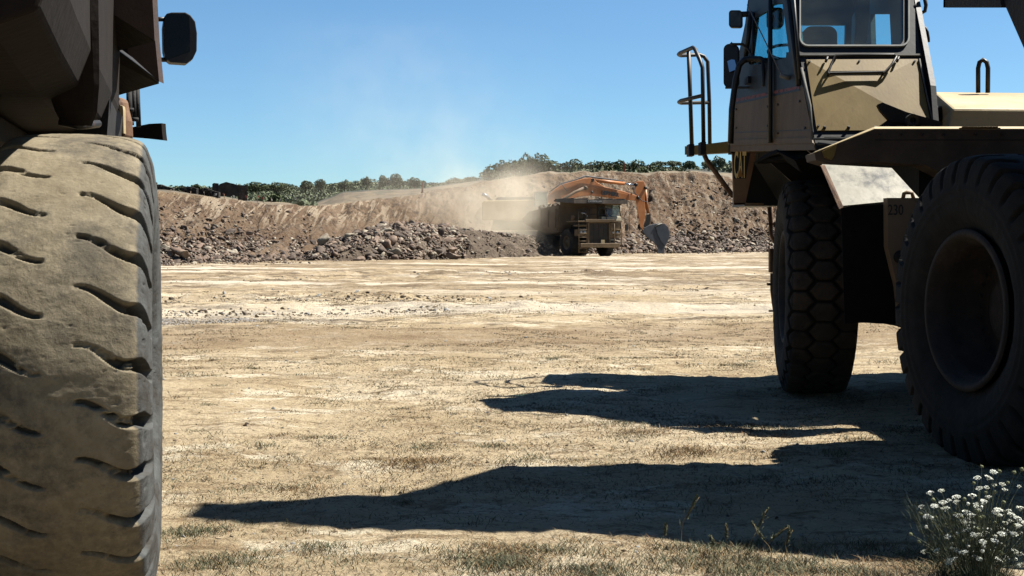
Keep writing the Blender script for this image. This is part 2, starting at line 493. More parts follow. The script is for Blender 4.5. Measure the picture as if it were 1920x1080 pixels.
def face_point(px, s):
    """bare slope position for screen column px and slope parameter s (0 base, 1 lip)"""
    px = np.asarray(px, float); s = np.asarray(s, float)
    d = tbi(px, 1) + (tbi(px, 3) - tbi(px, 1)) * s ** 1.0
    h = lip_h(px) * (0.62 * s + 0.38 * np.where(s < .35, s * .55, (.35 * .55 + (s - .35) * 1.2423)))
    return d, h
def hill():
    pxs = np.concatenate([np.arange(-1400, 280, 24.), np.arange(280, 1470, 2.0), np.arange(1470, 3300, 30.)])
    ss = np.concatenate([[-.06], np.linspace(0, 1, 120)])
    P, S = np.meshgrid(pxs, ss, indexing='ij')
    D, Hh = face_point(P, np.clip(S, 0, 1))
    D = np.where(S < 0, tbi(P, 1) - 1.2, D); Hh = np.where(S < 0, -.35, Hh)
    # rough face: gullies down the slope plus lumps
    X = (P - 960) / F_PX * D
    env = np.clip(np.minimum(S * 7, (1 - S) * 7 + .25), 0, 1)
    rough = .55 * fbm(X * .16, Hh * .05, octv=3, seed=5) + .30 * fbm(X * .9, Hh * .8, octv=4, seed=6) + .16 * np.abs(fbm(X * 2.6, Hh * 2.6, octv=3, seed=8))
    gul = .22 * vnoise(X * 1.3 + Hh * .35, Hh * .12, seed=12)
    Hh = Hh + (rough + gul) * env * .75
    D = D - (rough + gul) * env * .9
    Hh = np.where(S > .97, Hh + .14 * fbm(X * .7, D * .7, octv=3, seed=14), Hh)
    rows = [np.stack([(P - 960) / F_PX * D, D, Hh], -1)]
    # land behind the lip
    tail = []
    for q in np.concatenate([np.linspace(.04, 1, 26)]):
        px = pxs
        d1 = tbi(px, 3); h1 = lip_h(px)
        d2 = np.full_like(px, 175.); h2 = H_CAM + (443 - tbi(px, 4)) / F_PX * d2
        d = d1 + (d2 - d1) * q
        h = h1 + (h2 - h1) * q - .7 * np.sin(q * math.pi) + .25 * fbm((px - 960) / F_PX * d * .25, d * .25, octv=3, seed=21) * min(1, 4 * (1 - q) + .3)
        tail.append(np.stack([(px - 960) / F_PX * d, d, h], -1))
    for q in np.linspace(.05, 1, 26):
        d = 175. + 90 * q
        h2 = H_CAM + (443 - tbi(pxs, 4)) / F_PX * 175; h3 = H_CAM + (443 - tbi(pxs, 5)) / F_PX * 265
        h = h2 + (h3 - h2) * q ** 1.2 - 1.2 * np.sin(q * math.pi) + .5 * fbm((pxs - 960) / F_PX * d * .06, np.full_like(pxs, d * .06), octv=3, seed=25) * q
        tail.append(np.stack([(pxs - 960) / F_PX * d, np.full_like(pxs, d), h], -1))
    h3 = H_CAM + (443 - tbi(pxs, 5)) / F_PX * 265
    for dd, drop in ((330, 3), (500, 12), (900, 30)):
        tail.append(np.stack([(pxs - 960) / F_PX * dd, np.full_like(pxs, dd), h3 - drop], -1))
    A = np.concatenate([rows[0], np.stack(tail, 1)], 1)
    n, m = A.shape[:2]
    i, j = np.meshgrid(np.arange(n - 1), np.arange(m - 1), indexing='ij')
    a = (i * m + j).ravel()
    F = np.stack([a, a + m, a + m + 1, a + 1], -1)
    nf = len(ss)
    mi = np.zeros(len(F), np.int32)
    mi[(j.ravel() >= nf - 2)] = 1
    mi[(j.ravel() >= nf + 24)] = 2
    return A.reshape(-1, 3), F, mi

def face_mat():
    m = bpy.data.materials.new('broken_brown_rock_face'); m.use_nodes = True
    t = m.node_tree; N = t.nodes; L = t.links; b = N['Principled BSDF']
    b.inputs['Roughness'].default_value = .95; b.inputs['Specular IOR Level'].default_value = .1
    tc = N.new('ShaderNodeTexCoord')
    def noise(sc, det=8, st=(1, 1, 1), rough=.65, rot=(0, 0, 0)):
        mp = N.new('ShaderNodeMapping'); mp.inputs['Scale'].default_value = st; mp.inputs['Rotation'].default_value = rot
        L.new(tc.outputs['Object'], mp.inputs[0])
        n = N.new('ShaderNodeTexNoise'); n.inputs['Scale'].default_value = sc; n.inputs['Detail'].default_value = det; n.inputs['Roughness'].default_value = rough
        L.new(mp.outputs[0], n.inputs['Vector']); return n.outputs['Fac']
    def rng_(src, lo, hi, a=0., b_=1.):
        r = N.new('ShaderNodeMapRange'); r.inputs[1].default_value = lo; r.inputs[2].default_value = hi; r.inputs[3].default_value = a; r.inputs[4].default_value = b_
        L.new(src, r.inputs[0]); return r.outputs[0]
    def mix(f, a, c):
        x = N.new('ShaderNodeMix'); x.data_type = 'RGBA'; L.new(f, x.inputs[0])
        for k, s in ((6, a), (7, c)):
            if isinstance(s, tuple): x.inputs[k].default_value = (*s, 1)
            else: L.new(s, x.inputs[k])
        return x.outputs[2]
    def mul(a, c):
        x = N.new('ShaderNodeMath'); x.operation = 'MULTIPLY'; L.new(a, x.inputs[0])
        if isinstance(c, float): x.inputs[1].default_value = c
        else: L.new(c, x.inputs[1])
        return x.outputs[0]
    base = mix(rng_(noise(.12, 6), .38, .62), (.175, .108, .066), (.29, .20, .13))
    base = mix(rng_(noise(.9, 8, (1, 1, 1), .8), .50, .58, 0, .85), base, (.060, .042, .030))
    base = mix(rng_(noise(1.6, 8, (1, 1, 1), .85), .53, .60, 0, .7), base, (.30, .225, .155))
    base = mix(rng_(noise(3.0, 6, (1, 1, 1), .8), .52, .63, 0, .75), base, (.30, .235, .17))
    # pale scrape marks running down the slope, slanting to the right
    sep = N.new('ShaderNodeSeparateXYZ'); L.new(tc.outputs['Object'], sep.inputs[0])
    st = noise(3.4, 4, (1, .07, .13), .65, (0, math.radians(42), 0))
    zmask = rng_(sep.outputs[2], 1.8, 3.2)
    xl = rng_(sep.outputs[0], -3.0, -12.0)
    base = mix(mul(mul(rng_(st, .52, .58), zmask), mul(xl, .9)), base, (.50, .40, .29))
    st2 = noise(2.6, 4, (1, .25, .3), .7, (0, math.radians(-12), 0))
    xr = rng_(sep.outputs[0], 2, 10)
    base = mix(mul(mul(rng_(st2, .53, .60), xr), .75), base, (.40, .33, .25))
    # tan topsoil just under the lip on the left
    tz = rng_(sep.outputs[2], 4.0, 4.9); xl2 = rng_(sep.outputs[0], -14.0, -17.0)
    base = mix(mul(mul(tz, xl2), .75), base, (.33, .24, .135))
    L.new(base, b.inputs['Base Color'])
    bp = N.new('ShaderNodeBump'); bp.inputs['Strength'].default_value = 1; bp.inputs['Distance'].default_value = .35
    L.new(noise(2.4, 8, (1, 1, 1), .75), bp.inputs['Height']); L.new(bp.outputs[0], b.inputs['Normal'])
    return m
M_face = face_mat()
M_plateau = nmat('dry_grass_land', [(.11, .082, .05), (.17, .128, .078), (.25, .19, .115)], .35, bump=.6, bscale=1.5, bdist=.3, spot=(.05, .055, .03), spot_scale=.5, spot_lo=.56, spot_hi=.62)
M_scrubland = nmat('scrub_covered_hill', [(.022, .028, .018), (.045, .05, .032), (.09, .085, .05)], .25, bump=1, bscale=.8, bdist=.8, spot=(.20, .16, .09), spot_scale=.12, spot_lo=.64, spot_hi=.70)
hv, hf, hm = hill()
h_o = link(bpy.data.objects.new('quarry_hillside', mesh_np('quarry_hillside', hv, hf, None, True, mats=[M_face, M_plateau, M_scrubland], midx=hm)))
tag(h_o, kind='structure')

# ------------------------------------------------------------------ heap of broken rock in front of the face
def heap_h(px, d):
    px = np.asarray(px, float); d = np.asarray(d, float)
    top = np.interp(px, [560, 600, 660, 700, 745, 800, 850, 900, 960, 1010, 1060], [0, .9, 1.6, 2.0, 2.25, 2.35, 2.1, 1.9, 1.75, 1.5, 0])
    c = np.interp(px, [560, 800, 1060], [87, 95, 108])
    return top * np.clip(1 - ((d - c) / 5.5) ** 2, 0, 1) ** .8
def heap_mesh():
    px = np.arange(556, 1064, 2.5); dd = np.linspace(-6, 6, 50)
    P, Q = np.meshgrid(px, dd, indexing='ij')
    D = np.interp(P, [560, 800, 1060], [87, 95, 108]) + Q
    Hh = heap_h(P, D)
    X = (P - 960) / F_PX * D
    Z = Hh + (.25 * fbm(X * .8, D * .8, octv=4, seed=50) + .12 * np.abs(fbm(X * 3, D * 3, octv=2, seed=52))) * np.clip(Hh * 2, 0, 1) - .12
    n, m = P.shape
    i, j = np.meshgrid(np.arange(n - 1), np.arange(m - 1), indexing='ij'); a = (i * m + j).ravel()
    return np.stack([X, D, Z], -1).reshape(-1, 3), np.stack([a, a + m, a + m + 1, a + 1], -1)
M_heap = nmat('crumbled_brown_earth', [(.055, .036, .022), (.11, .078, .050), (.19, .145, .10)], 1.6, detail=10, bump=1, bscale=5, bdist=.15, rough=.95)
v_, f_ = heap_mesh()
tag(link(bpy.data.objects.new('earth_heap', mesh_np('earth_heap', v_, f_, M_heap, True))), kind='structure')

# ------------------------------------------------------------------ rocks
ICO_T = (1 + 5 ** .5) / 2
def ico(sub=1):
    v = [(-1, ICO_T, 0), (1, ICO_T, 0), (-1, -ICO_T, 0), (1, -ICO_T, 0), (0, -1, ICO_T), (0, 1, ICO_T), (0, -1, -ICO_T), (0, 1, -ICO_T), (ICO_T, 0, -1), (ICO_T, 0, 1), (-ICO_T, 0, -1), (-ICO_T, 0, 1)]
    f = [(0, 11, 5), (0, 5, 1), (0, 1, 7), (0, 7, 10), (0, 10, 11), (1, 5, 9), (5, 11, 4), (11, 10, 2), (10, 7, 6), (7, 1, 8), (3, 9, 4), (3, 4, 2), (3, 2, 6), (3, 6, 8), (3, 8, 9), (4, 9, 5), (2, 4, 11), (6, 2, 10), (8, 6, 7), (9, 8, 1)]
    v = [Vector(p).normalized() for p in v]
    for _ in range(sub):
        cache = {}; nf = []
        def mid(a, b):
            k = (min(a, b), max(a, b))
            if k not in cache:
                cache[k] = len(v); v.append(((v[a] + v[b]) / 2).normalized())
            return cache[k]
        for a, b, c in f:
            ab, bc, ca = mid(a, b), mid(b, c), mid(c, a)
            nf += [(a, ab, ca), (b, bc, ab), (c, ca, bc), (ab, bc, ca)]
        f = nf
    return np.array([tuple(p) for p in v]), np.array(f)
IV, IF = ico(1)
IV2, IF2 = ico(2)
def rock_variant(base, seed, cuts=11):
    """angular boulder: the sphere flattened by random planes"""
    r = np.random.RandomState(seed)
    p = base.copy()
    for _ in range(cuts):
        n = r.normal(size=3); n /= np.linalg.norm(n)
        dlim = r.uniform(.3, .68)
        s = p @ n
        over = s > dlim
        p[over] -= np.outer(s[over] - dlim, n)
    p += r.normal(size=p.shape) * .035
    return p
RV = [rock_variant(IV, 100 + k) for k in range(14)]
def rock_field(name, pts, sizes, mats, seed, midx_w=(1,)):
    r = np.random.RandomState(seed)
    vs, fs, mi = [], [], []
    n0 = 0
    K = len(RV)
    kinds = r.randint(0, K, len(pts)); mk = r.choice(len(mats), len(pts), p=np.array(midx_w) / sum(midx_w))
    ang = r.uniform(0, 6.283, len(pts)); tl = r.uniform(-.7, .7, len(pts))
    sc = np.stack([r.uniform(.8, 1.35, len(pts)), r.uniform(.7, 1.1, len(pts)), r.uniform(.45, .85, len(pts))], -1) * np.asarray(sizes)[:, None]
    for i in range(len(pts)):
        p = RV[kinds[i]] * sc[i]
        c, s_ = math.cos(tl[i]), math.sin(tl[i]); p = p @ np.array([[c, 0, s_], [0, 1, 0], [-s_, 0, c]])
        c, s_ = math.cos(ang[i]), math.sin(ang[i]); p = p @ np.array([[c, s_, 0], [-s_, c, 0], [0, 0, 1]])
        vs.append(p + pts[i]); fs.append(IF + n0); n0 += len(p); mi.append(np.full(len(IF), mk[i]))
    me = mesh_np(name, np.concatenate(vs), np.concatenate(fs), None, False, mats=mats, midx=np.concatenate(mi))
    return link(bpy.data.objects.new(name, me))
M_rk1 = nmat('dark_broken_rock', [(.060, .040, .028), (.115, .080, .058), (.18, .13, .095)], 1.2, bump=.5, bscale=6, bdist=.06)
M_rk2 = nmat('pinkish_brown_rock', [(.15, .097, .068), (.25, .17, .12), (.35, .26, .185)], 1.2, bump=.5, bscale=6, bdist=.06)
M_rk3 = nmat('pale_weathered_rock', [(.27, .215, .155), (.38, .32, .235), (.48, .42, .33)], 1.2, bump=.5, bscale=6, bdist=.06)
def scatter_rubble():
    r = np.random.RandomState(31)
    pts, sz = [], []
    # foot of the left embankment, thinning upwards
    for k in range(3900):
        px = r.uniform(285, 700); s = abs(r.normal(0, .26)) if r.rand() < .85 else r.uniform(0, .9)
        if s > .98: continue
        d, h = face_point(px, s)
        size = np.exp(r.normal(-2.35, .6)) * (1.25 - .7 * s)
        pts.append(((px - 960) / F_PX * d, d - .1, h + .05 - .05 * size)); sz.append(min(size, .5))
    # foot of the right face
    for k in range(5200):
        px = r.uniform(1020, 1470); s = abs(r.normal(0, .16)) if r.rand() < .75 else r.uniform(0, .95)
        if s > .98: continue
        d, h = face_point(px, s)
        size = np.exp(r.normal(-2.05, .55)) * (1.25 - .8 * s)
        pts.append(((px - 960) / F_PX * d, d - .1, h + .05)); sz.append(min(size, .62))
    for k in range(500):
        px = r.uniform(700, 1020); s = r.uniform(0, .95)
        d, h = face_point(px, s); size = np.exp(r.normal(-2.2, .5))
        pts.append(((px - 960) / F_PX * d, d - .1, h + .05)); sz.append(size)
    # the heap
    for k in range(5600):
        px = r.uniform(575, 1050) if r.rand() < .45 else r.normal(770, 65)
        d = np.interp(px, [560, 800, 1060], [87, 95, 108]) + r.uniform(-6, 2)
        hh = float(heap_h(px, d))
        if hh < .05 and r.rand() < .8: continue
        size = np.exp(r.normal(-2.15, .6)) * (1.0 if px < 880 else .55)
        if 700 < px < 860: size *= 1.15
        pts.append(((px - 960) / F_PX * d, d, hh + .02)); sz.append(min(size, .6))
    # loose clods along the edge of the yard
    for k in range(900):
        px = r.uniform(285, 1470); d = tbi(px, 1) - abs(r.normal(0, 3.0)) - .5
        pts.append(((px - 960) / F_PX * d, d, .02)); sz.append(np.exp(r.normal(-2.7, .4)))
    return np.array(pts), np.array(sz)
rp, rs_ = scatter_rubble()
o = rock_field('rubble', rp, rs_, [M_rk1, M_rk2, M_rk3], 77, (5, 4, 1.6))
tag(o, 'broken brown rock rubble piled along the foot of the quarry face', 'rubble', kind='stuff')

def boulder(px, py, d, w, h, label, mat, seed, tilt=0.0, group=None):
    p = rock_variant(IV2, seed, 9)
    s = d / F_PX
    sx, sz = w * s / 2 / .8, h * s / 2 / .8
    p = p * np.array([sx, (sx + sz) / 2, sz])
    c, s_ = math.cos(tilt), math.sin(tilt); p = p @ np.array([[c, 0, -s_], [0, 1, 0], [s_, 0, c]])
    me = mesh_np('boulder', p, IF2, mat)
    o = bpy.data.objects.new('boulder', me)
    o.location = V(px, py, d)
    link(o)
    return tag(o, label, 'boulder', group or 'large boulders on the rubble')
boulder(341, 472, 76, 44, 20, 'wide flat pinkish boulder low on the rubble nearest the giant left tyre', M_rk2, 1, .1)
boulder(319, 478, 76, 15, 14, 'small squarish pink boulder touching the wide flat one by the left tyre', M_rk2, 2)
boulder(604, 449, 87, 36, 18, 'large tilted slab shaped boulder alone on the middle of the rubble', M_rk3, 3, -.35)
boulder(588, 456, 86, 14, 10, 'dark block tucked under the tilted slab boulder', M_rk1, 14, .3)
boulder(602, 468, 86, 13, 14, 'tan block standing just below the tilted slab boulder', M_rk2, 4)
boulder(470, 438, 82, 14, 11, 'grey boulder halfway up the left slope', M_rk2, 5)
boulder(736, 434, 92, 14, 10, 'palest rounded boulder at the left end of the heap crest', M_rk3, 6)
boulder(749, 437, 92, 13, 8, 'pale low boulder beside the palest rounded one on the heap crest', M_rk3, 7)
boulder(766, 440, 92, 22, 15, 'long pale boulder leaning up to the right on the heap crest', M_rk3, 8, -.5)
boulder(795, 446, 92, 13, 18, 'upright pale brown boulder in the middle of the heap', M_rk3, 9, .3)
boulder(815, 452, 92, 20, 16, 'reddish brown block right of the upright boulder on the heap', M_rk2, 10)
boulder(846, 470, 92, 22, 20, 'pointed brown boulder low on the right side of the heap', M_rk2, 11, .5)
boulder(1336, 447, 124, 15, 9, 'flat yellowish boulder at the foot of the right hand face', M_rk3, 12)
boulder(1391, 418, 128, 8, 11, 'pale grey boulder stranded on the right hand face', M_rk3, 13, .3)
boulder(848, 479, 90, 30, 12, 'broad low boulder at the very bottom of the heap beside the dust', M_rk2, 15)
from mathutils.geometry import tessellate_polygon
class Plane:
    """a flat face of a machine, given by three points measured as (px, py, metres ahead)"""
    def __init__(s, a, b, c):
        A = np.array([[1, p[0], p[1]] for p in (a, b, c)], float)
        s.k = np.linalg.solve(A, np.array([1 / p[2] for p in (a, b, c)]))
        n = (V(*b) - V(*a)).cross(V(*c) - V(*a)).normalized()
        if n.dot(V(*a) - Vector((0, 0, H_CAM))) > 0: n = -n
        s.n = n                                  # towards the viewer side
    def __call__(s, px, py, out=0.0):
        d = 1 / (s.k[0] + s.k[1] * px + s.k[2] * py)
        return V(px, py, d) + s.n * out
def plate(mb, pl, outer, holes=(), out=0.0, thick=0.04):
    loops = [[pl(x, y, out) for x, y in outer]] + [[pl(x, y, out) for x, y in h] for h in holes]
    tris = tessellate_polygon(loops)
    pts = [p for l in loops for p in l]; n = len(pts)
    back = [p - pl.n * thick for p in pts]
    fs = [tuple(t) for t in tris] + [tuple(i + n for i in t)[::-1] for t in tris]
    k = 0
    for l in loops:
        m = len(l)
        for i in range(m):
            j = (i + 1) % m
            fs.append((k + i, k + j, k + j + n, k + i + n))
        k += m
    return mb.add(pts + back, fs)
def rrect(x0, y0, x1, y1, r, n=4):
    out = []
    for cx, cy, a0 in ((x1 - r, y0 + r, -90), (x1 - r, y1 - r, 0), (x0 + r, y1 - r, 90), (x0 + r, y0 + r, 180)):
        for k in range(n + 1):
            a = math.radians(a0 + 90 * k / n); out.append((cx + r * math.cos(a), cy + r * math.sin(a)))
    return out

# ------------------------------------------------------------------ tyres
def catmull(pts, n):
    P = np.array(pts, float); t = np.concatenate([[0], np.cumsum(np.linalg.norm(np.diff(P, axis=0), axis=1))])
    PP = np.vstack([2 * P[0] - P[1], P, 2 * P[-1] - P[-2]])
    out = []
    for s in np.linspace(0, t[-1], n):
        i = min(np.searchsorted(t, s, 'right') - 1, len(P) - 2); u = (s - t[i]) / (t[i + 1] - t[i])
        p0, p1, p2, p3 = PP[i], PP[i + 1], PP[i + 2], PP[i + 3]
        out.append(.5 * ((2 * p1) + (-p0 + p2) * u + (2 * p0 - 5 * p1 + 4 * p2 - p3) * u * u + (-p0 + 3 * p1 - 3 * p2 + p3) * u ** 3))
    return np.array(out)
def tyre(name, R, w, rim, depth_fn, M, mat, parent, nA=720, nW=120, shoulder=.10):
    h = R - rim
    half = [(0, R), (.22 * w, R - .004), (.38 * w, R - .016), (.455 * w, R - .040), (.492 * w, R - shoulder), (.515 * w, R - .30 * h), (.53 * w, R - .5 * h), (.50 * w, R - .75 * h), (.42 * w, R - .93 * h), (.38 * w, rim), (.33 * w, rim - .03)]
    prof = [(-a, r) for a, r in half[::-1]] + half[1:]
    pr = catmull(prof, nW)
    seg = np.linalg.norm(np.diff(pr, axis=0), axis=1); s = np.concatenate([[0], np.cumsum(seg)]); s -= s[-1] / 2
    tg = np.gradient(pr, axis=0); nrm = np.stack([-tg[:, 1], tg[:, 0]], -1); nrm /= np.linalg.norm(nrm, axis=1)[:, None]
    nrm *= np.where((nrm[:, 1] * (pr[:, 1] - (rim + h / 2)) + nrm[:, 0] * pr[:, 0]) < 0, -1, 1)[:, None]
    th = np.linspace(0, 2 * np.pi, nA, endpoint=False)
    TH, S = np.meshgrid(th, s, indexing='ij')
    dp, extra = depth_fn(TH, S, R)
    A = pr[None, :, 0] - nrm[None, :, 0] * dp
    Rr = pr[None, :, 1] - nrm[None, :, 1] * dp
    # theta 0 at the back (towards the camera, local -Y), rising upwards
    X = A; Y = -Rr * np.cos(TH); Z = Rr * np.sin(TH)
    pts = np.stack([X, Y, Z], -1).reshape(-1, 3)
    Mt = (WM[parent.name].inverted() @ M) if parent is not None else M
    Mn = np.array(Mt)
    pts = pts @ Mn[:3, :3].T + Mn[:3, 3]
    i, j = np.meshgrid(np.arange(nA), np.arange(nW - 1), indexing='ij')
    a = (i * nW + j).ravel(); b = (((i + 1) % nA) * nW + j).ravel()
    F = np.stack([a, a + 1, b + 1, b], -1)
    me = mesh_np(name, pts, F, mat, True, attr={'groove': extra.ravel(), 'face': np.clip(1 - (np.abs(S).ravel() - .44 * w) / (.05 * w), 0, 1)})
    return link(bpy.data.objects.new(name, me), parent)

def sstep(x, a, b):
    t = np.clip((x - a) / (b - a), 0, 1); return t * t * (3 - 2 * t)
def rock_lug(N=30, q0=.06, wid=.03, dep=.045, off=0.0, qend=.47):
    def fn(TH, S, R):
        pitch = 2 * np.pi * R / N
        arc = TH * R
        dp = np.zeros_like(TH); ex = np.zeros_like(TH)
        wob = .004 * vnoise(TH * 30, S * 10, seed=3)
        for sg in (1, -1):
            q = S * sg
            cur = -sg * (.080 * sstep(q, q0 + .01, .25) + .05 * sstep(q, .29, .44))
            v = arc - cur + off + (0 if sg > 0 else pitch * .5) + wob
            v = (v + pitch / 2) % pitch - pitch / 2
            k = np.floor((arc - cur + off) / pitch)
            hw = wid * (.50 + .55 * sstep(q, q0, .22) + .40 * sstep(q, .22, .31))
            fade = sstep(q, q0 - .012, q0 + .012) * (1 - sstep(q, qend - .05, qend + .02))
            m = (1 - sstep(np.abs(v), hw * .62, hw)) * fade
            # groove bottoms part filled with packed clods
            fill = sstep(fbm(TH * 26 + sg * 9, S * 16, octv=3, seed=61), -.08, .42) * (1 - .85 * sstep(q, .24, .33))
            rough = .011 * fbm(TH * 110, S * 75, octv=3, seed=62)
            dloc = dep * (.6 + .7 * sstep(q, .1, .34)) * (1 - .68 * fill) + rough * fill
            dp = np.maximum(dp, dloc * m); ex = np.maximum(ex, m * (1 - .999 * fill * (m > .6)))
        # worn, slightly scarred rubber
        dp = dp + .0016 * fbm(TH * 22, S * 16, octv=4, seed=64) + .004 * sstep(vnoise(TH * 55, S * 45, seed=66), .82, .95)
        chip = sstep(fbm(TH * 34, S * 8, octv=3, seed=70), .15, .6) * np.exp(-((np.abs(S) - .325) / .012) ** 2)
        return dp + .006 * chip, ex
    return fn
def hex_tread(N=34, half=.40, dep=.048, wb=.30):
    def fn(TH, S, R):
        pitch = 2 * np.pi * R / N
        arc = TH * R
        best = np.full(TH.shape, 9.); sec = np.full(TH.shape, 9.)
        for ci in (-2, -1, 0, 1, 2):
            off = 0 if ci % 2 == 0 else pitch / 2
            dv = (arc - off + pitch / 2) % pitch - pitch / 2
            for kk in (-1, 0, 1):
                dx = (S - ci * wb * .78) / wb; dy = (dv + kk * pitch) / pitch
                d = np.sqrt((dx * 1.05) ** 2 + dy ** 2)
                d = np.maximum(d * .9, np.maximum(np.abs(dy), np.abs(dx) * .95 + np.abs(dy) * .5))
                nb = np.minimum(best, d); sec = np.where(d < best, best, np.minimum(sec, d)); best = nb
        e = sec - best
        m = 1 - sstep(e, .09, .16)
        m = m * (1 - sstep(np.abs(S), half - .03, half + .03))
        return dep * m + .002 * fbm(TH * 20, S * 15, octv=3, seed=80), m
    return fn
def shoulder_lug(N=34, q0=.13, wid=.026, dep=.05):
    def fn(TH, S, R):
        pitch = 2 * np.pi * R / N; arc = TH * R
        dp = np.zeros_like(TH)
        for sg in (1, -1):
            q = S * sg
            v = arc + sg * .12 * sstep(q, .1, .35) + (0 if sg > 0 else pitch * .5)
            v = (v + pitch / 2) % pitch - pitch / 2
            m = (1 - sstep(np.abs(v), wid * .6, wid)) * sstep(q, q0 - .02, q0 + .02) * (1 - sstep(q, .40, .47))
            dp = np.maximum(dp, dep * m)
        z = np.abs(S - .05 * np.abs(((arc / pitch) % 1) * 2 - 1)) 
        dp = np.maximum(dp, .03 * (1 - sstep(z, .006, .016)))
        # ribs and lettering-free rings on the side wall
        dp = dp - .006 * (np.exp(-((np.abs(S) - .56) / .01) ** 2) + np.exp(-((np.abs(S) - .50) / .008) ** 2))
        return dp + .002 * fbm(TH * 14, S * 10, octv=3, seed=90), dp * 0
    return fn

def tyre_mat(name, dusty, dark):
    m = bpy.data.materials.new(name); m.use_nodes = True
    t = m.node_tree; N = t.nodes; L = t.links; b = N['Principled BSDF']
    b.inputs['Roughness'].default_value = .88; b.inputs['Specular IOR Level'].default_value = .2
    tc = N.new('ShaderNodeTexCoord')
    def noise(sc, det=8, rough=.65, st=(1, 1, 1)):
        mp = N.new('ShaderNodeMapping'); mp.inputs['Scale'].default_value = st; L.new(tc.outputs['Object'], mp.inputs[0])
        n = N.new('ShaderNodeTexNoise'); n.inputs['Scale'].default_value = sc; n.inputs['Detail'].default_value = det; n.inputs['Roughness'].default_value = rough
        L.new(mp.outputs[0], n.inputs['Vector']); return n.outputs['Fac']
    def rng_(src, lo, hi, a=0., b_=1.):
        r = N.new('ShaderNodeMapRange'); r.inputs[1].default_value = lo; r.inputs[2].default_value = hi; r.inputs[3].default_value = a; r.inputs[4].default_value = b_
        L.new(src, r.inputs[0]); return r.outputs[0]
    def mix(f, a, c):
        x = N.new('ShaderNodeMix'); x.data_type = 'RGBA'
        if isinstance(f, float): x.inputs[0].default_value = f
        else: L.new(f, x.inputs[0])
        for k, s in ((6, a), (7, c)):
            if isinstance(s, tuple): x.inputs[k].default_value = (*s, 1)
            else: L.new(s, x.inputs[k])
        return x.outputs[2]
    rubber = mix(rng_(noise(7), .35, .65), dark[0], dark[1])
    dust = mix(rng_(noise(4.5, 9, .7), .38, .62), dusty[0], dusty[1])
    dust = mix(rng_(noise(2.2, 9, .78), .47, .60, 0, .85), dust, dusty[2])
    dust = mix(rng_(noise(60, 4, .8), .62, .72, 0, .5), dust, dark[0])
    at = N.new('ShaderNodeAttribute'); at.attribute_name = 'face'
    fr = N.new('ShaderNodeMath'); fr.operation = 'MULTIPLY_ADD'; fr.inputs[1].default_value = 1.0
    L.new(at.outputs['Fac'], fr.inputs[0]); L.new(rng_(noise(16, 6, .75), .3, .7, -.35, .25), fr.inputs[2])
    col = mix(rng_(fr.outputs[0], .25, .8), rubber, dust)
    gr = N.new('ShaderNodeAttribute'); gr.attribute_name = 'groove'
    gm = rng_(gr.outputs['Fac'], .35, .8, 0, .75)
    col = mix(gm, col, dark[0])
    L.new(col, b.inputs['Base Color'])
    bp = N.new('ShaderNodeBump'); bp.inputs['Strength'].default_value = .5; bp.inputs['Distance'].default_value = .006
    L.new(noise(55, 6, .7), bp.inputs['Height'])
    b2 = N.new('ShaderNodeBump'); b2.inputs['Strength'].default_value = .35; b2.inputs['Distance'].default_value = .02
    L.new(noise(9, 8, .75), b2.inputs['Height']); L.new(bp.outputs[0], b2.inputs['Normal'])
    L.new(b2.outputs[0], b.inputs['Normal'])
    return m
M_tyreL = tyre_mat('worn_tyre_coated_in_tan_dust', [(.225, .182, .115), (.365, .305, .205), (.105, .09, .066)], [(.050, .044, .036), (.125, .132, .13)])
M_tyreR = tyre_mat('dark_tyre_rubber', [(.048, .038, .030), (.075, .059, .046), (.11, .078, .052)], [(.012, .011, .010), (.026, .024, .022)])
M_tyreS = tyre_mat('black_side_lug_tyre_rubber', [(.018, .016, .015), (.028, .025, .022), (.032, .028, .025)], [(.013, .012, .011), (.026, .024, .022)])

def wheel_rim(M, rim, w, out_sign, parent, mat_rim, mat_hub, dish=.34, bolts=30):
    """rim with a deep dish on its outer side; returns the rim object"""
    mb = MB(); s = out_sign
    a = .40 * w
    mb.lathe([(s * (a + .03), rim + .015), (s * (a + .045), rim + .005), (s * (a + .045), rim - .03), (s * (a), rim - .05), (s * (a - .05), rim - .085), (s * (a - .10), rim - .10), (s * (a - dish), rim - .11), (s * (a - dish), rim - .20), (s * (a - dish + .01), .26), (s * (a - dish + .05), .24), (s * (a - dish + .07), .20), (s * (a - dish + .07), .0)], M, 56)
    mb.lathe([(-s * .42 * w, rim), (-s * .40 * w, rim - .05), (-s * .1 * w, rim - .09)], M, 48)
    r = mb.build('rim', mat_rim, parent)
    for k in range(bolts):
        hb = MB(); t = 2 * math.pi * k / bolts
        c = Vector((s * (a - dish + .012), (rim - .155) * math.cos(t), (rim - .155) * math.sin(t)))
        hb.lathe([(c.x - .02, .0), (c.x - .02, .016), (c.x + .028 * s, .016), (c.x + .028 * s, .0)], M @ Matrix.Translation((0, c.y, c.z)), 6)
        hb.build('lug_nut', mat_hub, r)
    return r
M_rim = nmat('grimy_brown_rim', [(.014, .011, .009), (.026, .018, .014), (.05, .033, .025)], 6, rough=.8, bump=.3, bscale=40)

# ================================================================== RIGHT TRUCK (seen from behind, body raised)
YR = math.radians(5.0)
R0 = Vector((5.04, 9.27, 0))
truckR = root('haul_truck', R0, 'huge shaded haul truck at right with raised body and cab above a hexagon tread tyre', 'truck', 'haul trucks at the quarry', YR)
def TR(x, y, z): return WM[truckR.name] @ Vector((x, y, z))
def wheelM(c, yaw): return Matrix.Translation(c) @ Matrix.Rotation(yaw, 4, 'Z')
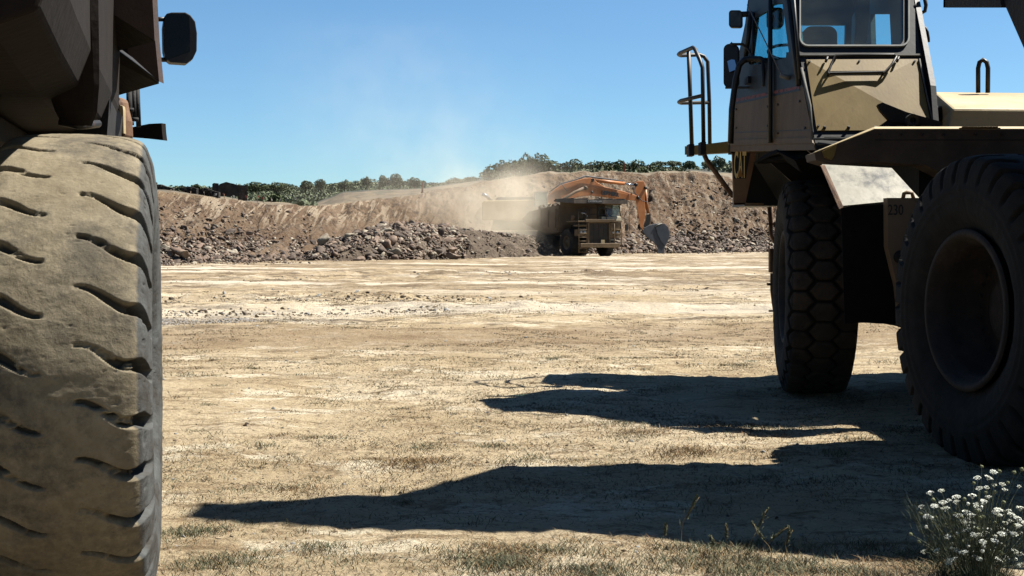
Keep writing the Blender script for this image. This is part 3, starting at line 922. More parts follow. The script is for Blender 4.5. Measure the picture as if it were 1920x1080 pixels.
# rear duals, near (left) side; the outer one shows its deep dish
for lx, first in ((-1.66, True), (-.96, False), (.96, False), (1.66, False)):
    Mw = wheelM(TR(lx, 0, 1.06), YR + (math.radians(5) if first else 0))
    t = tyre('rear_tyre', 1.075, .62, .56, shoulder_lug(), Mw, M_tyreS, truckR, 620 if first else 240, 110 if first else 50)
    if first:
        tag(t, 'black tyre with chunky edge lugs and deep dished rim')
        wheel_rim(Mw, .545, .62, -1, t, M_rim, M_dark)
# front wheels, steered a little to the right
for lx, first in ((-1.58, True), (1.58, False)):
    Mw = wheelM(TR(lx - .07, 4.19, 1.06), YR - math.radians(12))
    t = tyre('front_tyre', 1.075, .64, .56, hex_tread(), Mw, M_tyreR, truckR, 900 if first else 240, 130 if first else 50)
    if first:
        tag(t, 'tyre with hexagon block tread')
        wheel_rim(Mw, .56, .64, -1, t, M_rim, M_dark, .12, 24)

# cab --------------------------------------------------------------
P_side = Plane((1372, 272, 13.8), (1522, 268, 11.6), (1478, -70, 12.52))
P_rear = Plane((1528, 248, 11.6), (1752, 248, 11.6), (1487, -70, 12.52))
P_right = Plane((1751, 240, 11.6), (1589, 240, 13.8), (1703, -70, 12.55))
P_front = Plane((1372, 272, 13.8), (1589, 240, 13.8), (1412, -70, 13.8))
W_side = [(1416, 22), (1448, 8), (1467, 6), (1479, 97), (1473, 108), (1448, 115), (1420, 121), (1404, 121)]
cab = MB()
plate(cab, P_side, [(1412, -70), (1478, -70), (1500, 105), (1506, 163), (1372, 190), (1375, 150), (1403, 15)], [W_side], thick=.05)
plate(cab, P_rear, [(1478, -70), (1703, -70), (1727, 106), (1500, 106)], [rrect(1500, -58, 1694, 86, 14)], thick=.05)
# the corner post on the right with its chamfer
cab.slab([P_rear(1703, -70), P_rear(1727, 106), P_rear(1737, 163), P_rear(1744, 163) + Vector((.0, .18, 0)), P_rear(1710, -70) + Vector((.0, .18, 0))], (-.02, .10, 0))
plate(cab, P_right, [(1702, -70), (1745, 160), (1751, 240), (1592, 240), (1600, -70)], [[(1632, 26), (1668, 26), (1671, 86), (1634, 86)]], thick=.05)
plate(cab, P_front, [(1412, -70), (1600, -70), (1592, 240), (1372, 265)], [[(1420, -40), (1588, -40), (1584, 118), (1404, 121)]], thick=.05)
cab.slab([P_side(1412, -70), P_side(1478, -70), P_rear(1703, -70), P_front(1600, -70)], (0, 0, .14))
cab.slab([P_side(1372, 270, -.10), P_side(1526, 268, -.10), P_rear(1746, 270), P_front(1590, 262)], (0, 0, .06))
cab_o = cab.build('cab', M_char, truckR)
lo = MB()
plate(lo, P_side, [(1372, 190), (1506, 163), (1526, 268), (1528, 281), (1369, 284)], thick=.04)
lo.build('cab_side_panel', M_brown, cab_o)
s_ = MB(); plate(s_, P_side, [(1372, 187), (1499, 161), (1500, 166), (1372, 193)], out=.004, thick=.004); s_.build('stripe', M_red, cab_o)
s_ = MB(); plate(s_, P_side, [(1372, 193), (1500, 166), (1500.6, 170), (1372, 197)], out=.004, thick=.004); s_.build('stripe', M_black, cab_o)
bk = MB(); plate(bk, P_rear, [(1500, 106), (1727, 106), (1737, 163), (1753, 236), (1746, 262), (1746, 280), (1531, 281)], thick=.05)
bk.build('cab_rear_frame', M_char, cab_o)
# creased tan rear panel: four facets meeting at a slightly raised middle
pc = [P_rear(1511, 113, .012), P_rear(1720, 112, .012), P_rear(1747, 245, .012), P_rear(1531, 246, .012)]
mid = P_rear(1608, 172, .045)
pn = MB(); pn.add(pc + [mid] + [p - P_rear.n * .03 for p in pc], [(0, 1, 4), (1, 2, 4), (2, 3, 4), (3, 0, 4), (0, 5, 6, 1), (1, 6, 7, 2), (2, 7, 8, 3), (3, 8, 5, 0), (5, 8, 7, 6)])
pn.build('rear_panel', M_yel, cab_o)
tr_ = MB()
tr_.slab([P_rear(1499, 103, .02), P_rear(1726, 103, .02), P_rear(1726, 106, .02), P_rear(1499, 106, .02)], -P_rear.n * .03)
tr_.tube([P_rear(1502, 130, .02), P_rear(1518, 200, .02), P_rear(1522, 262, .02)], .012, 6)
tr_.tube([P_rear(1521, 263, .02), P_rear(1620, 262, .02), P_rear(1700, 257, .02)], .010, 6)
tr_.tube([P_rear(1723, 113, .02), P_rear(1740, 196, .02), P_rear(1750, 236, .02)], .008, 6)
tr_.build('trim', nmat('grey_dusty_trim', [(.10, .10, .09), (.22, .21, .18)], 9), cab_o)
gk = MB(); plate(gk, P_rear, rrect(1498.5, -60, 1705, 88.5, 16), [rrect(1501, -58, 1702, 86, 14)], out=.02, thick=.03)
gk.build('window_gasket', nmat('pale_gasket', [(.35, .36, .34), (.5, .5, .47)], 9), cab_o)
gl = MB(); plate(gl, P_rear, rrect(1500, -58, 1703, 87, 14), out=-.01, thick=.006); gl.build('rear_window', M_glass, cab_o)
gl = MB(); plate(gl, P_side, W_side, out=-.02, thick=.006); gl.build('side_window', M_glass, cab_o)
gl = MB(); plate(gl, P_front, [(1420, -40), (1588, -40), (1584, 118), (1404, 121)], out=-.02, thick=.006); gl.build('windscreen', M_glass, cab_o)
bars = MB()
for a, b, w in (((1449.5, -60), (1450, 268), .045), ((1418, 24), (1416, 120), .028), ((1414, 24), (1402, 118), .05), ((1483, 0), (1504, 160), .05), ((1490, -60), (1506, 150), .03)):
    n_ = P_side.n * .03
    bars.tube([P_side(*a) + n_, P_side(*b) + n_], w * .5, 6)
plate(bars, P_side, [(1404, 30), (1448, 10), (1450, 16), (1412, 38)], out=.02, thick=.03)
bars.build('door_frame', M_black, cab_o)
dh = MB(); plate(dh, P_side, [(1400, 148), (1408, 143), (1408, 156), (1400, 159)], out=.03, thick=.03); dh.build('door_handle', M_black, cab_o)
wp = MB(); wp.tube([P_side(1412, 10, .06), P_side(1478, 144, .06)], .006, 5); wp.tube([P_side(1478, 142, .08), P_side(1479, 147, -.02)], .022, 8)
wp.build('wiper', nmat('grey_wiper', [(.2, .19, .18), (.3, .28, .26)], 9), cab_o)
# cab interior
seat = MB()
P_in = Plane((1500, 80, 12.9), (1700, 80, 12.9), (1500, -50, 12.95))
plate(seat, P_in, rrect(1506, 49, 1570, 170, 16, 6), thick=.16)
seat.build('driver_seat', nmat('black_seat_cloth', [(.012, .011, .012), (.024, .022, .024)], 20, rough=1), cab_o, bevel=.03)
P_vis = Plane((1500, 80, 13.45), (1700, 80, 13.45), (1500, -50, 13.5))
vis = MB(); plate(vis, P_vis, rrect(1440, 14, 1470, 52, 9, 5), thick=.08); plate(vis, P_vis, [(1490, -60), (1640, -60), (1596, 36), (1585, 47), (1490, 47)], thick=.03)
vis.build('sun_visor', M_black, cab_o)
inn = MB()
plate(inn, Plane((1500, 80, 13.0), (1700, 80, 13.0), (1500, -50, 13.0)), [(1602, -60), (1634, -60), (1630, 30), (1624, 90), (1600, 90), (1606, 40)], thick=.06)
inn.build('inner_pillar', M_char, cab_o)
sw = MB(); c0 = P_front(1463, 110) + Vector((.0, -.45, 0)); pts = []
for k in range(25):
    a = 2 * math.pi * k / 24; pts.append(c0 + Vector((.21 * math.cos(a), .16 * math.sin(a), .10 * math.sin(a) + .0)))
sw.tube(pts, .016, 6, caps=False); sw.tube([c0, c0 + Vector((0, .2, -.5))], .03, 6); sw.build('steering_wheel', M_black, cab_o)
ds = MB(); ds.slab([P_front(1405, 118) + Vector((0, -.1, 0)), P_front(1585, 116) + Vector((0, -.1, 0)), P_front(1585, 230) + Vector((0, -.1, 0)), P_front(1390, 240) + Vector((0, -.1, 0))], (0, -.3, 0)); ds.build('dashboard', M_black, cab_o)
hd = MB(); hp = [P_rear(x, y, o_) for x, y, o_ in ((1549, 146, .07), (1556, 128, .075), (1563, 114, .08), (1672, 113, .08), (1677, 116, .08), (1668, 131, .075), (1655, 144, .07), (1600, 145, .07), (1549, 146, .07))]
hd.tube(hp, .012, 6, caps=False)
for x, y in ((1564, 115), (1676, 115), (1551, 146), (1653, 144)): hd.tube([P_rear(x, y, .08), P_rear(x, y, 0)], .010, 5)
hd.build('grab_handle', M_rail, cab_o)
for x, y in ((1549, 114), (1682, 114)):
    lt = MB(); lt.tube([P_rear(x + 1, y - 2, .04), P_rear(x - 3, y + 8, .05)], .012, 6); lt.build('latch', M_rail, cab_o)
for x in (1545, 1590, 1640):
    lt = MB(); lt.tube([P_rear(x, 240, .03), P_rear(x, 243, .01)], .014, 6); lt.build('bolt', M_rail, cab_o)
sm = MB(); plate(sm, P_side, [(1372, 248), (1520, 243), (1520, 244.2), (1372, 249.2)], out=.004, thick=.004); sm.build('weld_seam', M_black, cab_o)
sm = MB(); plate(sm, P_side, [(1372, 262), (1524, 258), (1526, 268), (1371, 273)], out=.012, thick=.012); sm.build('sill', M_brown, cab_o)
for x, y in ((1381, 205), (1381, 240), (1440, 200), (1440, 236), (1459, 196), (1459, 250), (1500, 190), (1510, 240)):
    sm = MB(); sm.tube([P_side(x, y, .012), P_side(x, y, -.005)], .011, 6); sm.build('bolt', M_rail, cab_o)
for x, y in ((1517, 118), (1714, 117), (1534, 238), (1740, 238), (1610, 117)):
    sm = MB(); sm.tube([P_rear(x, y, .028), P_rear(x, y, .005)], .010, 6); sm.build('bolt', M_rail, cab_o)
hs = MB(); hs.tube([P_rear(1532, 272, .02), P_rear(1560, 278, .05), P_rear(1600, 282, .03), P_rear(1640, 276, .02)], .015, 6); hs.build('hose', M_black, truckR)
# hooks on the right of the cab
hk = MB(); hk.tube([V(1714, 11, 12.3), V(1718, 20, 12.3), V(1726, 25, 12.3), V(1734, 21, 12.3), V(1736, 10, 12.3), V(1732, -12, 12.3)], .018, 7); hk.tube([V(1714, 10, 12.3), V(1716, 15, 12.3)], .035, 6)
hk.build('hook', M_rail, cab_o)
hk = MB(); hk.slab([V(1722, 62, 12.2), V(1738, 57, 12.2), V(1739, 66, 12.2), V(1724, 76, 12.2)], (0, .08, 0)); hk.tube([V(1729, 54, 12.2), V(1735, 52, 12.2), V(1739, 60, 12.2), V(1741, 72, 12.2), V(1741, 79, 12.2)], .014, 6)
hk.build('light_bracket', M_rail, cab_o)
# mirrors
mr = MB(); P_m = Plane((1357, 82, 13.5), (1384, 82, 13.45), (1357, 165, 13.5))
plate(mr, P_m, rrect(1356.5, 82, 1384.5, 165, 11, 5), thick=.06)
mo = mr.build('mirror', M_black, truckR, bevel=.02); tag(mo, 'tall door mirror with a bright patch of sky in it')
mg = MB(); q = [P_m(1364, 115, .012), P_m(1372, 111.5, .012), P_m(1378, 112.5, .012), P_m(1380.5, 131, .012), P_m(1366.5, 136.5, .012)]
q[3] = q[3] + Vector((0, -.05, 0)); q[4] = q[4] + Vector((0, -.05, 0))
mg.slab(q, (0, .006, 0)); mg.build('mirror_glass', M_mirror, mo)  # chip shaped and tilted to draw the sky's reflection
mg = MB(); plate(mg, P_m, rrect(1358.5, 85, 1382.5, 162, 8, 5), out=.004, thick=.006); mg.build('mirror_face', nmat('dark_reflection_face', [(.008, .007, .007), (.014, .012, .012)], 6, rough=.35), mo)  # dark colour stands in for what the mirror reflects
arm = MB(); arm.tube([V(1370, 80, 13.4), V(1373, 83, 13.4), V(1392, 83, 13.4), V(1403, 92, 13.4), V(1412, 108, 13.2), V(1430, 112, 13.0)], .014, 6)
arm.tube([V(1360, 164.5, 13.4), V(1408, 164, 13.4), V(1440, 160, 13.0)], .012, 6); arm.build('mirror_bracket', M_rail, mo)
mr = MB(); P_m2 = Plane((1367, 20, 13.5), (1391, 20, 13.46), (1367, 50, 13.49))
plate(mr, P_m2, rrect(1366.5, 19, 1391.5, 51.5, 6, 5), thick=.05); mr.tube([V(1391, 27, 13.5), V(1412, 26, 13.5)], .03, 8)
mo = mr.build('mirror', M_black, truckR, bevel=.02); tag(mo, 'small squarish mirror above the tall one')
mg = MB(); plate(mg, P_m2, rrect(1369, 22, 1389, 49, 5, 5), out=.006, thick=.006); mg.build('mirror_face', nmat('dim_mirror_face', [(.012, .012, .010), (.09, .09, .075)], 9, rough=.25), mo)

# platform, rails, ladder ------------------------------------------
pf = MB()
P_pf = Plane((1284, 275, 14.6), (1372, 264, 14.3), (1284, 290, 14.6))
plate(pf, P_pf, [(1284, 275), (1372, 264), (1440, 262), (1440, 282), (1372, 286), (1284, 290)], thick=.14)
pf.slab([V(1284, 281, 14.7), V(1440, 279, 14.3), V(1452, 279, 15.5), V(1290, 281, 15.6)], (0, 0, .04))
pf_o = pf.build('platform', M_yel, truckR)
for x, y0, y1 in ((1297, 270, 292), (1319, 266, 290), (1376, 262, 288), (1440, 258, 284)):
    bb = MB(); bb.slab([V(x - 5, y0, 14.15), V(x + 5, y0, 14.15), V(x + 5, y1, 14.15), V(x - 5, y1, 14.15)], (0, .2, 0))
    bb.build('bracket', M_dark, pf_o)
st = MB(); st.tube([V(1320, 288, 14.7), V(1325, 300, 14.7), V(1374, 367, 14.35)], .028, 7); st.build('strut', M_rust, pf_o)
rl = MB()
rl.tube([V(1297, 272, 14.6), V(1294, 180, 14.6), V(1291, 97, 14.6)], .024, 7)
rl.tube([V(1319, 270, 14.2), V(1317, 127, 14.2), V(1312, 112, 14.25), V(1303, 92, 14.4), V(1299, 89, 14.45), V(1276, 99, 14.8), V(1272.5, 102, 14.9), V(1276, 104, 15.0), V(1311, 102.5, 15.2), V(1320, 106, 15.2), V(1327, 116, 15.2), V(1330, 190, 15.2), V(1331, 270, 15.2)], .023, 7)
rl.tube([V(1318, 179, 14.2), V(1276, 189, 14.8), V(1273, 191.5, 14.9), V(1277, 193, 15.0), V(1329, 192, 15.2)], .022, 7)
rl.build('handrail', M_rail, truckR)
rl = MB()
rl.tube([V(1370, 270, 13.1), V(1372, 205, 13.1), V(1379, 150, 13.1), V(1386, 122, 13.1), V(1396, 112, 13.1), V(1408, 110, 13.1), V(1426, 111, 13.0), V(1438, 117, 13.0), V(1445, 130, 12.95), V(1446, 180, 12.9), V(1445, 272, 12.9)], .030, 8)
rl.tube([V(1430, 113, 12.95), V(1432, 158, 12.95), V(1432, 162, 12.95)], .018, 6)
rl.build('handrail', M_rail, truckR)
ld = MB()
ld.tube([V(1442, 385, 15.3), V(1446, 440, 15.3), V(1453, 455, 15.3)], .022, 6); ld.tube([V(1447, 385, 15.5), V(1447, 445, 15.5)], .016, 6)
ld.slab([V(1444, 466, 15.2), V(1452, 466, 15.2), V(1452, 512, 15.2), V(1444, 511, 15.2)], (0, .1, 0))
ld.tube([V(1447, 512, 15.2), V(1447, 545, 15.2), V(1450, 570, 15.2), V(1453, 588, 15.2)], .018, 6)
ld.box(V(1448, 533, 15.2), (.12, .05, .03)); ld.box(V(1450, 583, 15.2), (.10, .05, .02)); ld.box(V(1449, 420, 15.3), (.14, .04, .02))
ld.build('ladder', M_rust, truckR)

# front corner box with the yellow and black sign -------------------
P_cp = Plane((1373, 284, 14.15), (1417, 284, 14.15), (1376, 384, 14.15))
cp = MB(); plate(cp, P_cp, [(1373, 283), (1419, 283), (1397, 384), (1376, 384)], thick=.05)
cp.slab([V(1397, 384, 14.15), V(1376, 384, 14.15), V(1420, 384, 14.9), V(1470, 384, 14.9)], (0, 0, .02))
cp_o = cp.build('fender_panel', nmat('brown_fender_paint', [(.22, .105, .05), (.30, .15, .07), (.36, .20, .10)], 4, rough=.6, bump=.1, bscale=30), truckR)
bx = MB(); bx.slab([V(1398, 280, 14.5), V(1560, 283, 13.9), V(1560, 330, 13.9), V(1464, 386, 14.5), V(1396, 386, 14.5)], (0, .8, 0)); bx.build('shaded_hollow', M_black, truckR)  # black slab painting the shaded hollow behind the panel
dc = MB(); plate(dc, P_cp, [(1374.5, 287), (1407, 286), (1398, 335), (1375.5, 335)], out=.004, thick=.003); dc_o = dc.build('sign', M_decal_k, cp_o)
ctr = P_cp(1387.3, 311.5, .008)
Mt = frame_M(ctr, P_cp(1397, 311) - P_cp(1377, 311), P_cp(1386, 295) - P_cp(1386, 330))
text_part('lettering', 'CAT', M_decal_y, dc_o, Mt, .40, .001, sx=.165, bold=.006)
tri = MB(); tri.slab([P_cp(1388, 314, .012), P_cp(1393, 331.5, .012), P_cp(1382.5, 331.5, .012)], -P_cp.n * .004); tri.build('triangle', M_orange_d, dc_o)
fl = MB()
fp = [V(1412, 305, 13.0), V(1440, 286, 12.7), V(1455, 279, 12.5), V(1500, 279, 12.3), V(1545, 284, 12.1), V(1538, 300, 12.0), V(1530, 308, 12.0), V(1515, 322, 12.1), V(1506, 326, 12.1), V(1500, 322, 12.1), V(1478, 306, 12.3), V(1458, 284, 12.35), V(1530, 290, 11.95), V(1490, 300, 12.0)]
fl.add(fp, [(0, 1, 11), (1, 2, 11), (2, 3, 11), (3, 12, 13), (3, 13, 11), (3, 4, 12), (4, 5, 12), (5, 6, 12), (6, 7, 12), (7, 8, 13), (7, 13, 12), (8, 9, 13), (9, 10, 13), (10, 11, 13)])
flo = fl.build('canvas_flap', M_flap, truckR); md = flo.modifiers.new('thick', 'SOLIDIFY'); md.thickness = .015
g2 = MB(); g2.slab([V(1446, 306, 13.9), V(1484, 340, 13.9), V(1520, 345, 13.9), V(1570, 380, 13.9), V(1570, 300, 13.9)], (0, .05, 0)); g2.build('inner_fender', M_black, truckR)
wr = MB(); wr.tube([V(1510, 279, 11.9), V(1518, 285, 11.85), V(1525, 292, 11.85)], .006, 5); wr.build('bare_wire', M_silver, truckR)

wa = MB(); ac = MB(); ac.box((3.92, 12.3, 2.5), (.40, .6, .5)); ac.build('sun_gap_block', M_dark, truckR, bevel=.05)  # box added to block sun through the gap between cab and tank
wa.slab([TR(-1.9, 3.0, 2.36), TR(-1.0, 3.0, 2.36), TR(-1.0, 5.4, 2.36), TR(-1.9, 5.4, 2.36)], (0, 0, .03)); wa.build('wheel_shade_plate', M_flap, truckR)  # plate added to keep a sun patch off the front tyre
# deck beam, tank and guard ----------------------------------------
bm_ = MB()
P_b = Plane((1527, 286, 11.9), (1640, 242, 11.2), (1960, 242, 11.2))
P_b = Plane((1527, 300, 11.2), (1640, 242, 11.2), (1960, 242, 11.2))
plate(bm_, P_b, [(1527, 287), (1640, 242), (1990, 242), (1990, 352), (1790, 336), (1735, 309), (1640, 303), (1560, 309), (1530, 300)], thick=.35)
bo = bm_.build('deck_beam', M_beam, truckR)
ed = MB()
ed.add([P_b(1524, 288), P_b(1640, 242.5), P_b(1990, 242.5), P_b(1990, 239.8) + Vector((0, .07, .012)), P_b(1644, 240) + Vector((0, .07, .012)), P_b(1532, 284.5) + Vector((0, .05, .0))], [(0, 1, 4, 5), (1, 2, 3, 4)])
eo = ed.build('top_edge', M_yel_light, bo); md = eo.modifiers.new('thick', 'SOLIDIFY'); md.thickness = .006; md.offset = 1  # added sloped strip in sunlit paint, drawing the beam's lit top line
cpn = MB(); plate(cpn, P_b, [(1541, 284), (1568, 270), (1563, 292), (1558, 300), (1545, 296)], out=.03, thick=.03); cpn.build('beam_end', M_yel, bo)
for x in (1650, 1690, 1730, 1770, 1830, 1880):
    sm = MB(); sm.tube([P_b(x, 252, .012), P_b(x, 252, 0)], .012, 6); sm.build('bolt', M_rail, bo)
sm = MB(); plate(sm, P_b, [(1640, 262), (1990, 262), (1990, 263.2), (1640, 263.2)], out=.004, thick=.004); sm.build('weld_seam', M_dark, bo)
tk = MB()
tk.hexa([V(1750, 172, 12.5), V(1786, 203, 11.5), V(1778, 242, 11.5), V(1752, 242, 12.5), V(1746, 210, 12.6)], [V(1750, 172, 12.5) + Vector((3.2, .3, 0)), V(1786, 203, 11.5) + Vector((3.2, .3, 0)), V(1778, 242, 11.5) + Vector((3.2, .3, 0)), V(1752, 242, 12.5) + Vector((3.2, .3, 0)), V(1746, 210, 12.6) + Vector((3.2, .3, 0))])
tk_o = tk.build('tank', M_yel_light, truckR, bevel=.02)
rl = MB(); rl.tube([V(1834, 174, 12.4), V(1834, 128, 12.4), V(1836.5, 117, 12.4), V(1843, 112, 12.4), V(1850, 117, 12.4), V(1852.5, 128, 12.4), V(1852, 174, 12.4)], .022, 8); rl.build('grab_loop', M_rail, tk_o)
sp_ = MB()
for k in range(24): sp_.box(V(1805 + k * 2.8, 239.5, 11.15), (.008, .03, .018))
sp_.box(V(1837, 240.6, 11.15), (.34, .025, .01)); sp_.build('serrated_strip', M_brown, tk_o)
ar = MB(); P_a = Plane((1648, 195, 11.45), (1768, 232, 11.35), (1700, 240, 11.4))
plate(ar, P_a, [(1645, 196), (1655, 192), (1700, 210), (1768, 229), (1767, 238), (1670, 228), (1650, 206)], thick=.10)
plate(ar, P_a, [(1640, 242), (1668, 222), (1760, 236), (1764, 242)], out=-.02, thick=.06)
ar.lathe([(-.03, .055), (.03, .055), (.03, .028), (-.03, .028), (-.03, .055)], Matrix.Translation(V(1710, 226, 11.33)) @ Matrix.Rotation(math.pi / 2, 4, 'Z'), 14)
ar.build('hinge_arm', M_dark, truckR)
P_f = Plane((1541, 309, 11.12), (1672, 314, 11.08), (1575, 385, 10.75))
sv = MB(); plate(sv, P_f, [(1541, 308), (1672, 315), (1724, 372), (1577, 386)], thick=.02); sv.build('heat_guard', M_silver, truckR)
sv = MB(); sv.slab([V(1538, 310, 11.10), V(1546, 309, 11.10), V(1580, 386, 10.73), V(1572, 390, 10.73)], (0, -.03, -.01)); sv.build('guard_edge', M_rust, truckR)
mf = MB(); P_mf = Plane((1578, 385, 10.77), (1690, 385, 10.7), (1584, 606, 10.77))
plate(mf, P_mf, [(1577, 386), (1668, 384), (1692, 606), (1650, 607), (1620, 605), (1584, 607)], thick=.02)
mf.build('mudflap', M_flap, truckR)
tb = MB(); P_t = Plane((1664, 370, 10.6), (1722, 370, 10.6), (1684, 600, 10.6))
plate(tb, P_t, [(1664, 371), (1760, 371), (1760, 606), (1689, 606), (1683, 540), (1665, 463)], thick=.12)
tb_o = tb.build('battery_box', nmat('tan_box_paint', [(.17, .115, .068), (.22, .15, .09), (.25, .175, .11)], 2.5, rough=.6, spot=(.035, .025, .02), spot_scale=7, spot_lo=.64, spot_hi=.7, bump=.1, bscale=20), truckR)
Mt = frame_M(P_t(1679, 394.5, .003), P_t(1690, 394.5) - P_t(1670, 394.5), P_t(1680, 380) - P_t(1680, 400))
text_part('lettering', '230', M_decal_k, tb_o, Mt, .117, .001, sx=.72, bold=.001)
hl = MB(); hl.tube([V(1693, 373, 10.65), V(1695, 363, 10.65), V(1700, 361, 10.65), V(1710, 362, 10.65), V(1713, 373, 10.65)], .016, 6); hl.build('handle', M_brown, tb_o)
hc = MB(); hc.lathe([(-.01, .0), (-.01, .055), (.01, .055), (.01, .0)], Matrix.Translation(P_t(1682 + 6, 482, .0)) @ Matrix.Rotation(math.pi / 2, 4, 'Z'), 14); hc.build('cap', M_dark, tb_o)
fr_ = MB()
fr_.hexa([TR(-1.0, -1.2, .7), TR(.9, -1.2, .7), TR(.9, -1.2, 1.7), TR(-1.0, -1.2, 1.7)], [TR(-1.0, 5.3, .7), TR(.9, 5.3, .7), TR(.9, 5.3, 1.9), TR(-1.0, 5.3, 1.9)])
fr_.hexa([TR(-1.25, 2.5, .85), TR(2.3, 2.5, .85), TR(2.3, 2.5, 2.3), TR(-1.25, 2.5, 2.3)], [TR(-1.0, 5.0, .85), TR(2.3, 5.0, .85), TR(2.3, 5.2, 2.4), TR(-1.0, 5.2, 2.4)])
fr_.tube([TR(-1.5, 0, 1.06), TR(1.5, 0, 1.06)], .28, 14); fr_.tube([TR(-1.4, 4.19, 1.06), TR(1.4, 4.19, 1.06)], .16, 12)
fr_.hexa([TR(-1.9, 4.3, 2.42), TR(2.5, 4.3, 2.42), TR(2.5, 4.3, 2.5), TR(-1.9, 4.3, 2.5)], [TR(-1.9, 6.3, 2.42), TR(2.5, 6.3, 2.42), TR(2.5, 6.3, 2.5), TR(-1.9, 6.3, 2.5)])  # invented deck slab, extended rearward to close a gap in the cast shadow
fr_.build('chassis', M_dark, truckR)
# raised dump body --------------------------------------------------
prof = [(6.5, 1.35), (8.17, 2.99), (9.9, 4.95), (9.03, 5.9), (9.2, 7.75), (8.9, 7.75), (8.5, 7.1), (8.02, 5.8), (7.8, 4.6), (7.3, 3.4), (6.5, 1.7)]
def bx_side(x, t=.1): return [Vector((x, y, z)) for y, z in prof], [Vector((x + t, y, z)) for y, z in prof]
db = MB()
a, b = bx_side(3.02); db.hexa(a, b)
a, b = bx_side(6.85); db.hexa(a, b)
def sl(p, q, t):   # slab between the two side walls from profile point p to q
    p = Vector((3.02, *p)); q = Vector((3.02, *q)); n = (q - p).cross(Vector((1, 0, 0))).normalized() * t
    db.slab([p + Vector((.05, 0, 0)), q + Vector((.05, 0, 0)), q + Vector((3.88, 0, 0)), p + Vector((3.88, 0, 0))], n)
sl((6.52, 1.37), (9.9, 4.98), -.12); sl((9.88, 4.97), (9.03, 5.88), -.1); sl((9.03, 5.9), (9.18, 7.73), -.08)
db.slab([Vector((3.0, 9.27, 3.16)), Vector((3.0, 8.17, 2.975)), Vector((3.0, 8.3, 3.25)), Vector((3.0, 9.27, 4.3))], (.12, 0, 0))
db.slab([Vector((3.0, 9.27, 3.16)), Vector((3.0, 9.19, 3.145)), Vector((3.0, 9.19, 4.2)), Vector((3.0, 9.27, 4.3))], (3.9, 0, 0))
for xr in (4.1, 5.7): db.slab([Vector((xr, 6.7, 1.5)), Vector((xr, 9.8, 4.8)), Vector((xr, 9.9, 4.6)), Vector((xr, 8.0, 2.2)), Vector((xr, 7.0, 1.4))], (.25, 0, 0))
db.build('dump_body', nmat('dark_brown_body_steel', [(.02, .013, .010), (.045, .03, .022)], 3, rough=.8, bump=.4, bscale=26), truckR)
hr_ = MB(); hr_.tube([Vector((4.5, 9.6, 1.3)), Vector((4.5, 8.9, 3.9))], .11, 12); hr_.tube([Vector((5.6, 9.6, 1.3)), Vector((5.6, 8.9, 3.9))], .11, 12); hr_.build('hoist_ram', M_dark, truckR)

# ================================================================== LEFT TRUCK (close by, seen from behind)
YL = math.radians(13.5)
Lc = Vector((-1.838, 5.62, 0))
truckL = root('haul_truck', Lc + Vector((-.85, -.2, 0)), 'looming dark brown haul truck at left standing on a dust coated worn tyre', 'truck', 'haul trucks at the quarry', YL)
t = tyre('rear_tyre', 1.0, .60, .52, rock_lug(30, .060, .022, .05, off=.02), wheelM(Lc + Vector((0, 0, 1.0)), YL), M_tyreL, truckL, 1500, 230, shoulder=.085)
tag(t, 'worn tyre with wavy tread grooves packed with dry earth')
wheel_rim(wheelM(Lc + Vector((0, 0, 1.0)), YL), .52, .56, 1, t, M_rim, M_dark, .3, 24)
dv = Vector((math.cos(YL), math.sin(YL), 0))
tyre('rear_tyre', 1.0, .70, .52, rock_lug(30, .058, .034, .05, off=.07), wheelM(Lc - dv * .80 + Vector((0, 0, 1.0)), YL), M_tyreL, truckL, 300, 60)
# far duals
for k in (2.6, 3.4): tyre('rear_tyre', 1.0, .70, .52, rock_lug(30), wheelM(Lc - dv * k + Vector((0, 0, 1.0)), YL), M_tyreL, truckL, 240, 50)
hx = Vector((-math.sin(YL), math.cos(YL), 0))
ch = MB()
ch.tube([Lc - dv * .3 + Vector((0, 0, 1.0)), Lc - dv * 3.2 + Vector((0, 0, 1.0))], .26, 14)
for k in (.95, 2.2):
    p = Lc - dv * k; ch.hexa([p - hx * 1.0 + Vector((0, 0, 1.25)), p - hx * 1.0 + dv * -.2 + Vector((0, 0, 1.25)), p - hx * 1.0 + dv * -.2 + Vector((0, 0, 1.85)), p - hx * 1.0 + Vector((0, 0, 1.85))],
                             [p + hx * 5.5 + Vector((0, 0, .9)), p + hx * 5.5 + dv * -.2 + Vector((0, 0, .9)), p + hx * 5.5 + dv * -.2 + Vector((0, 0, 1.8)), p + hx * 5.5 + Vector((0, 0, 1.8))])
ch.hexa([V(-30, 160, 6.9), V(206, 180, 6.9), V(200, 262, 6.9), V(-30, 300, 6.9)], [V(-30, 160, 6.9) + hx * 2.2, V(206, 180, 6.9) + hx * 2.2, V(200, 262, 6.9) + hx * 2.2, V(-30, 300, 6.9) + hx * 2.2])
ch.build('chassis', M_dark, truckL)
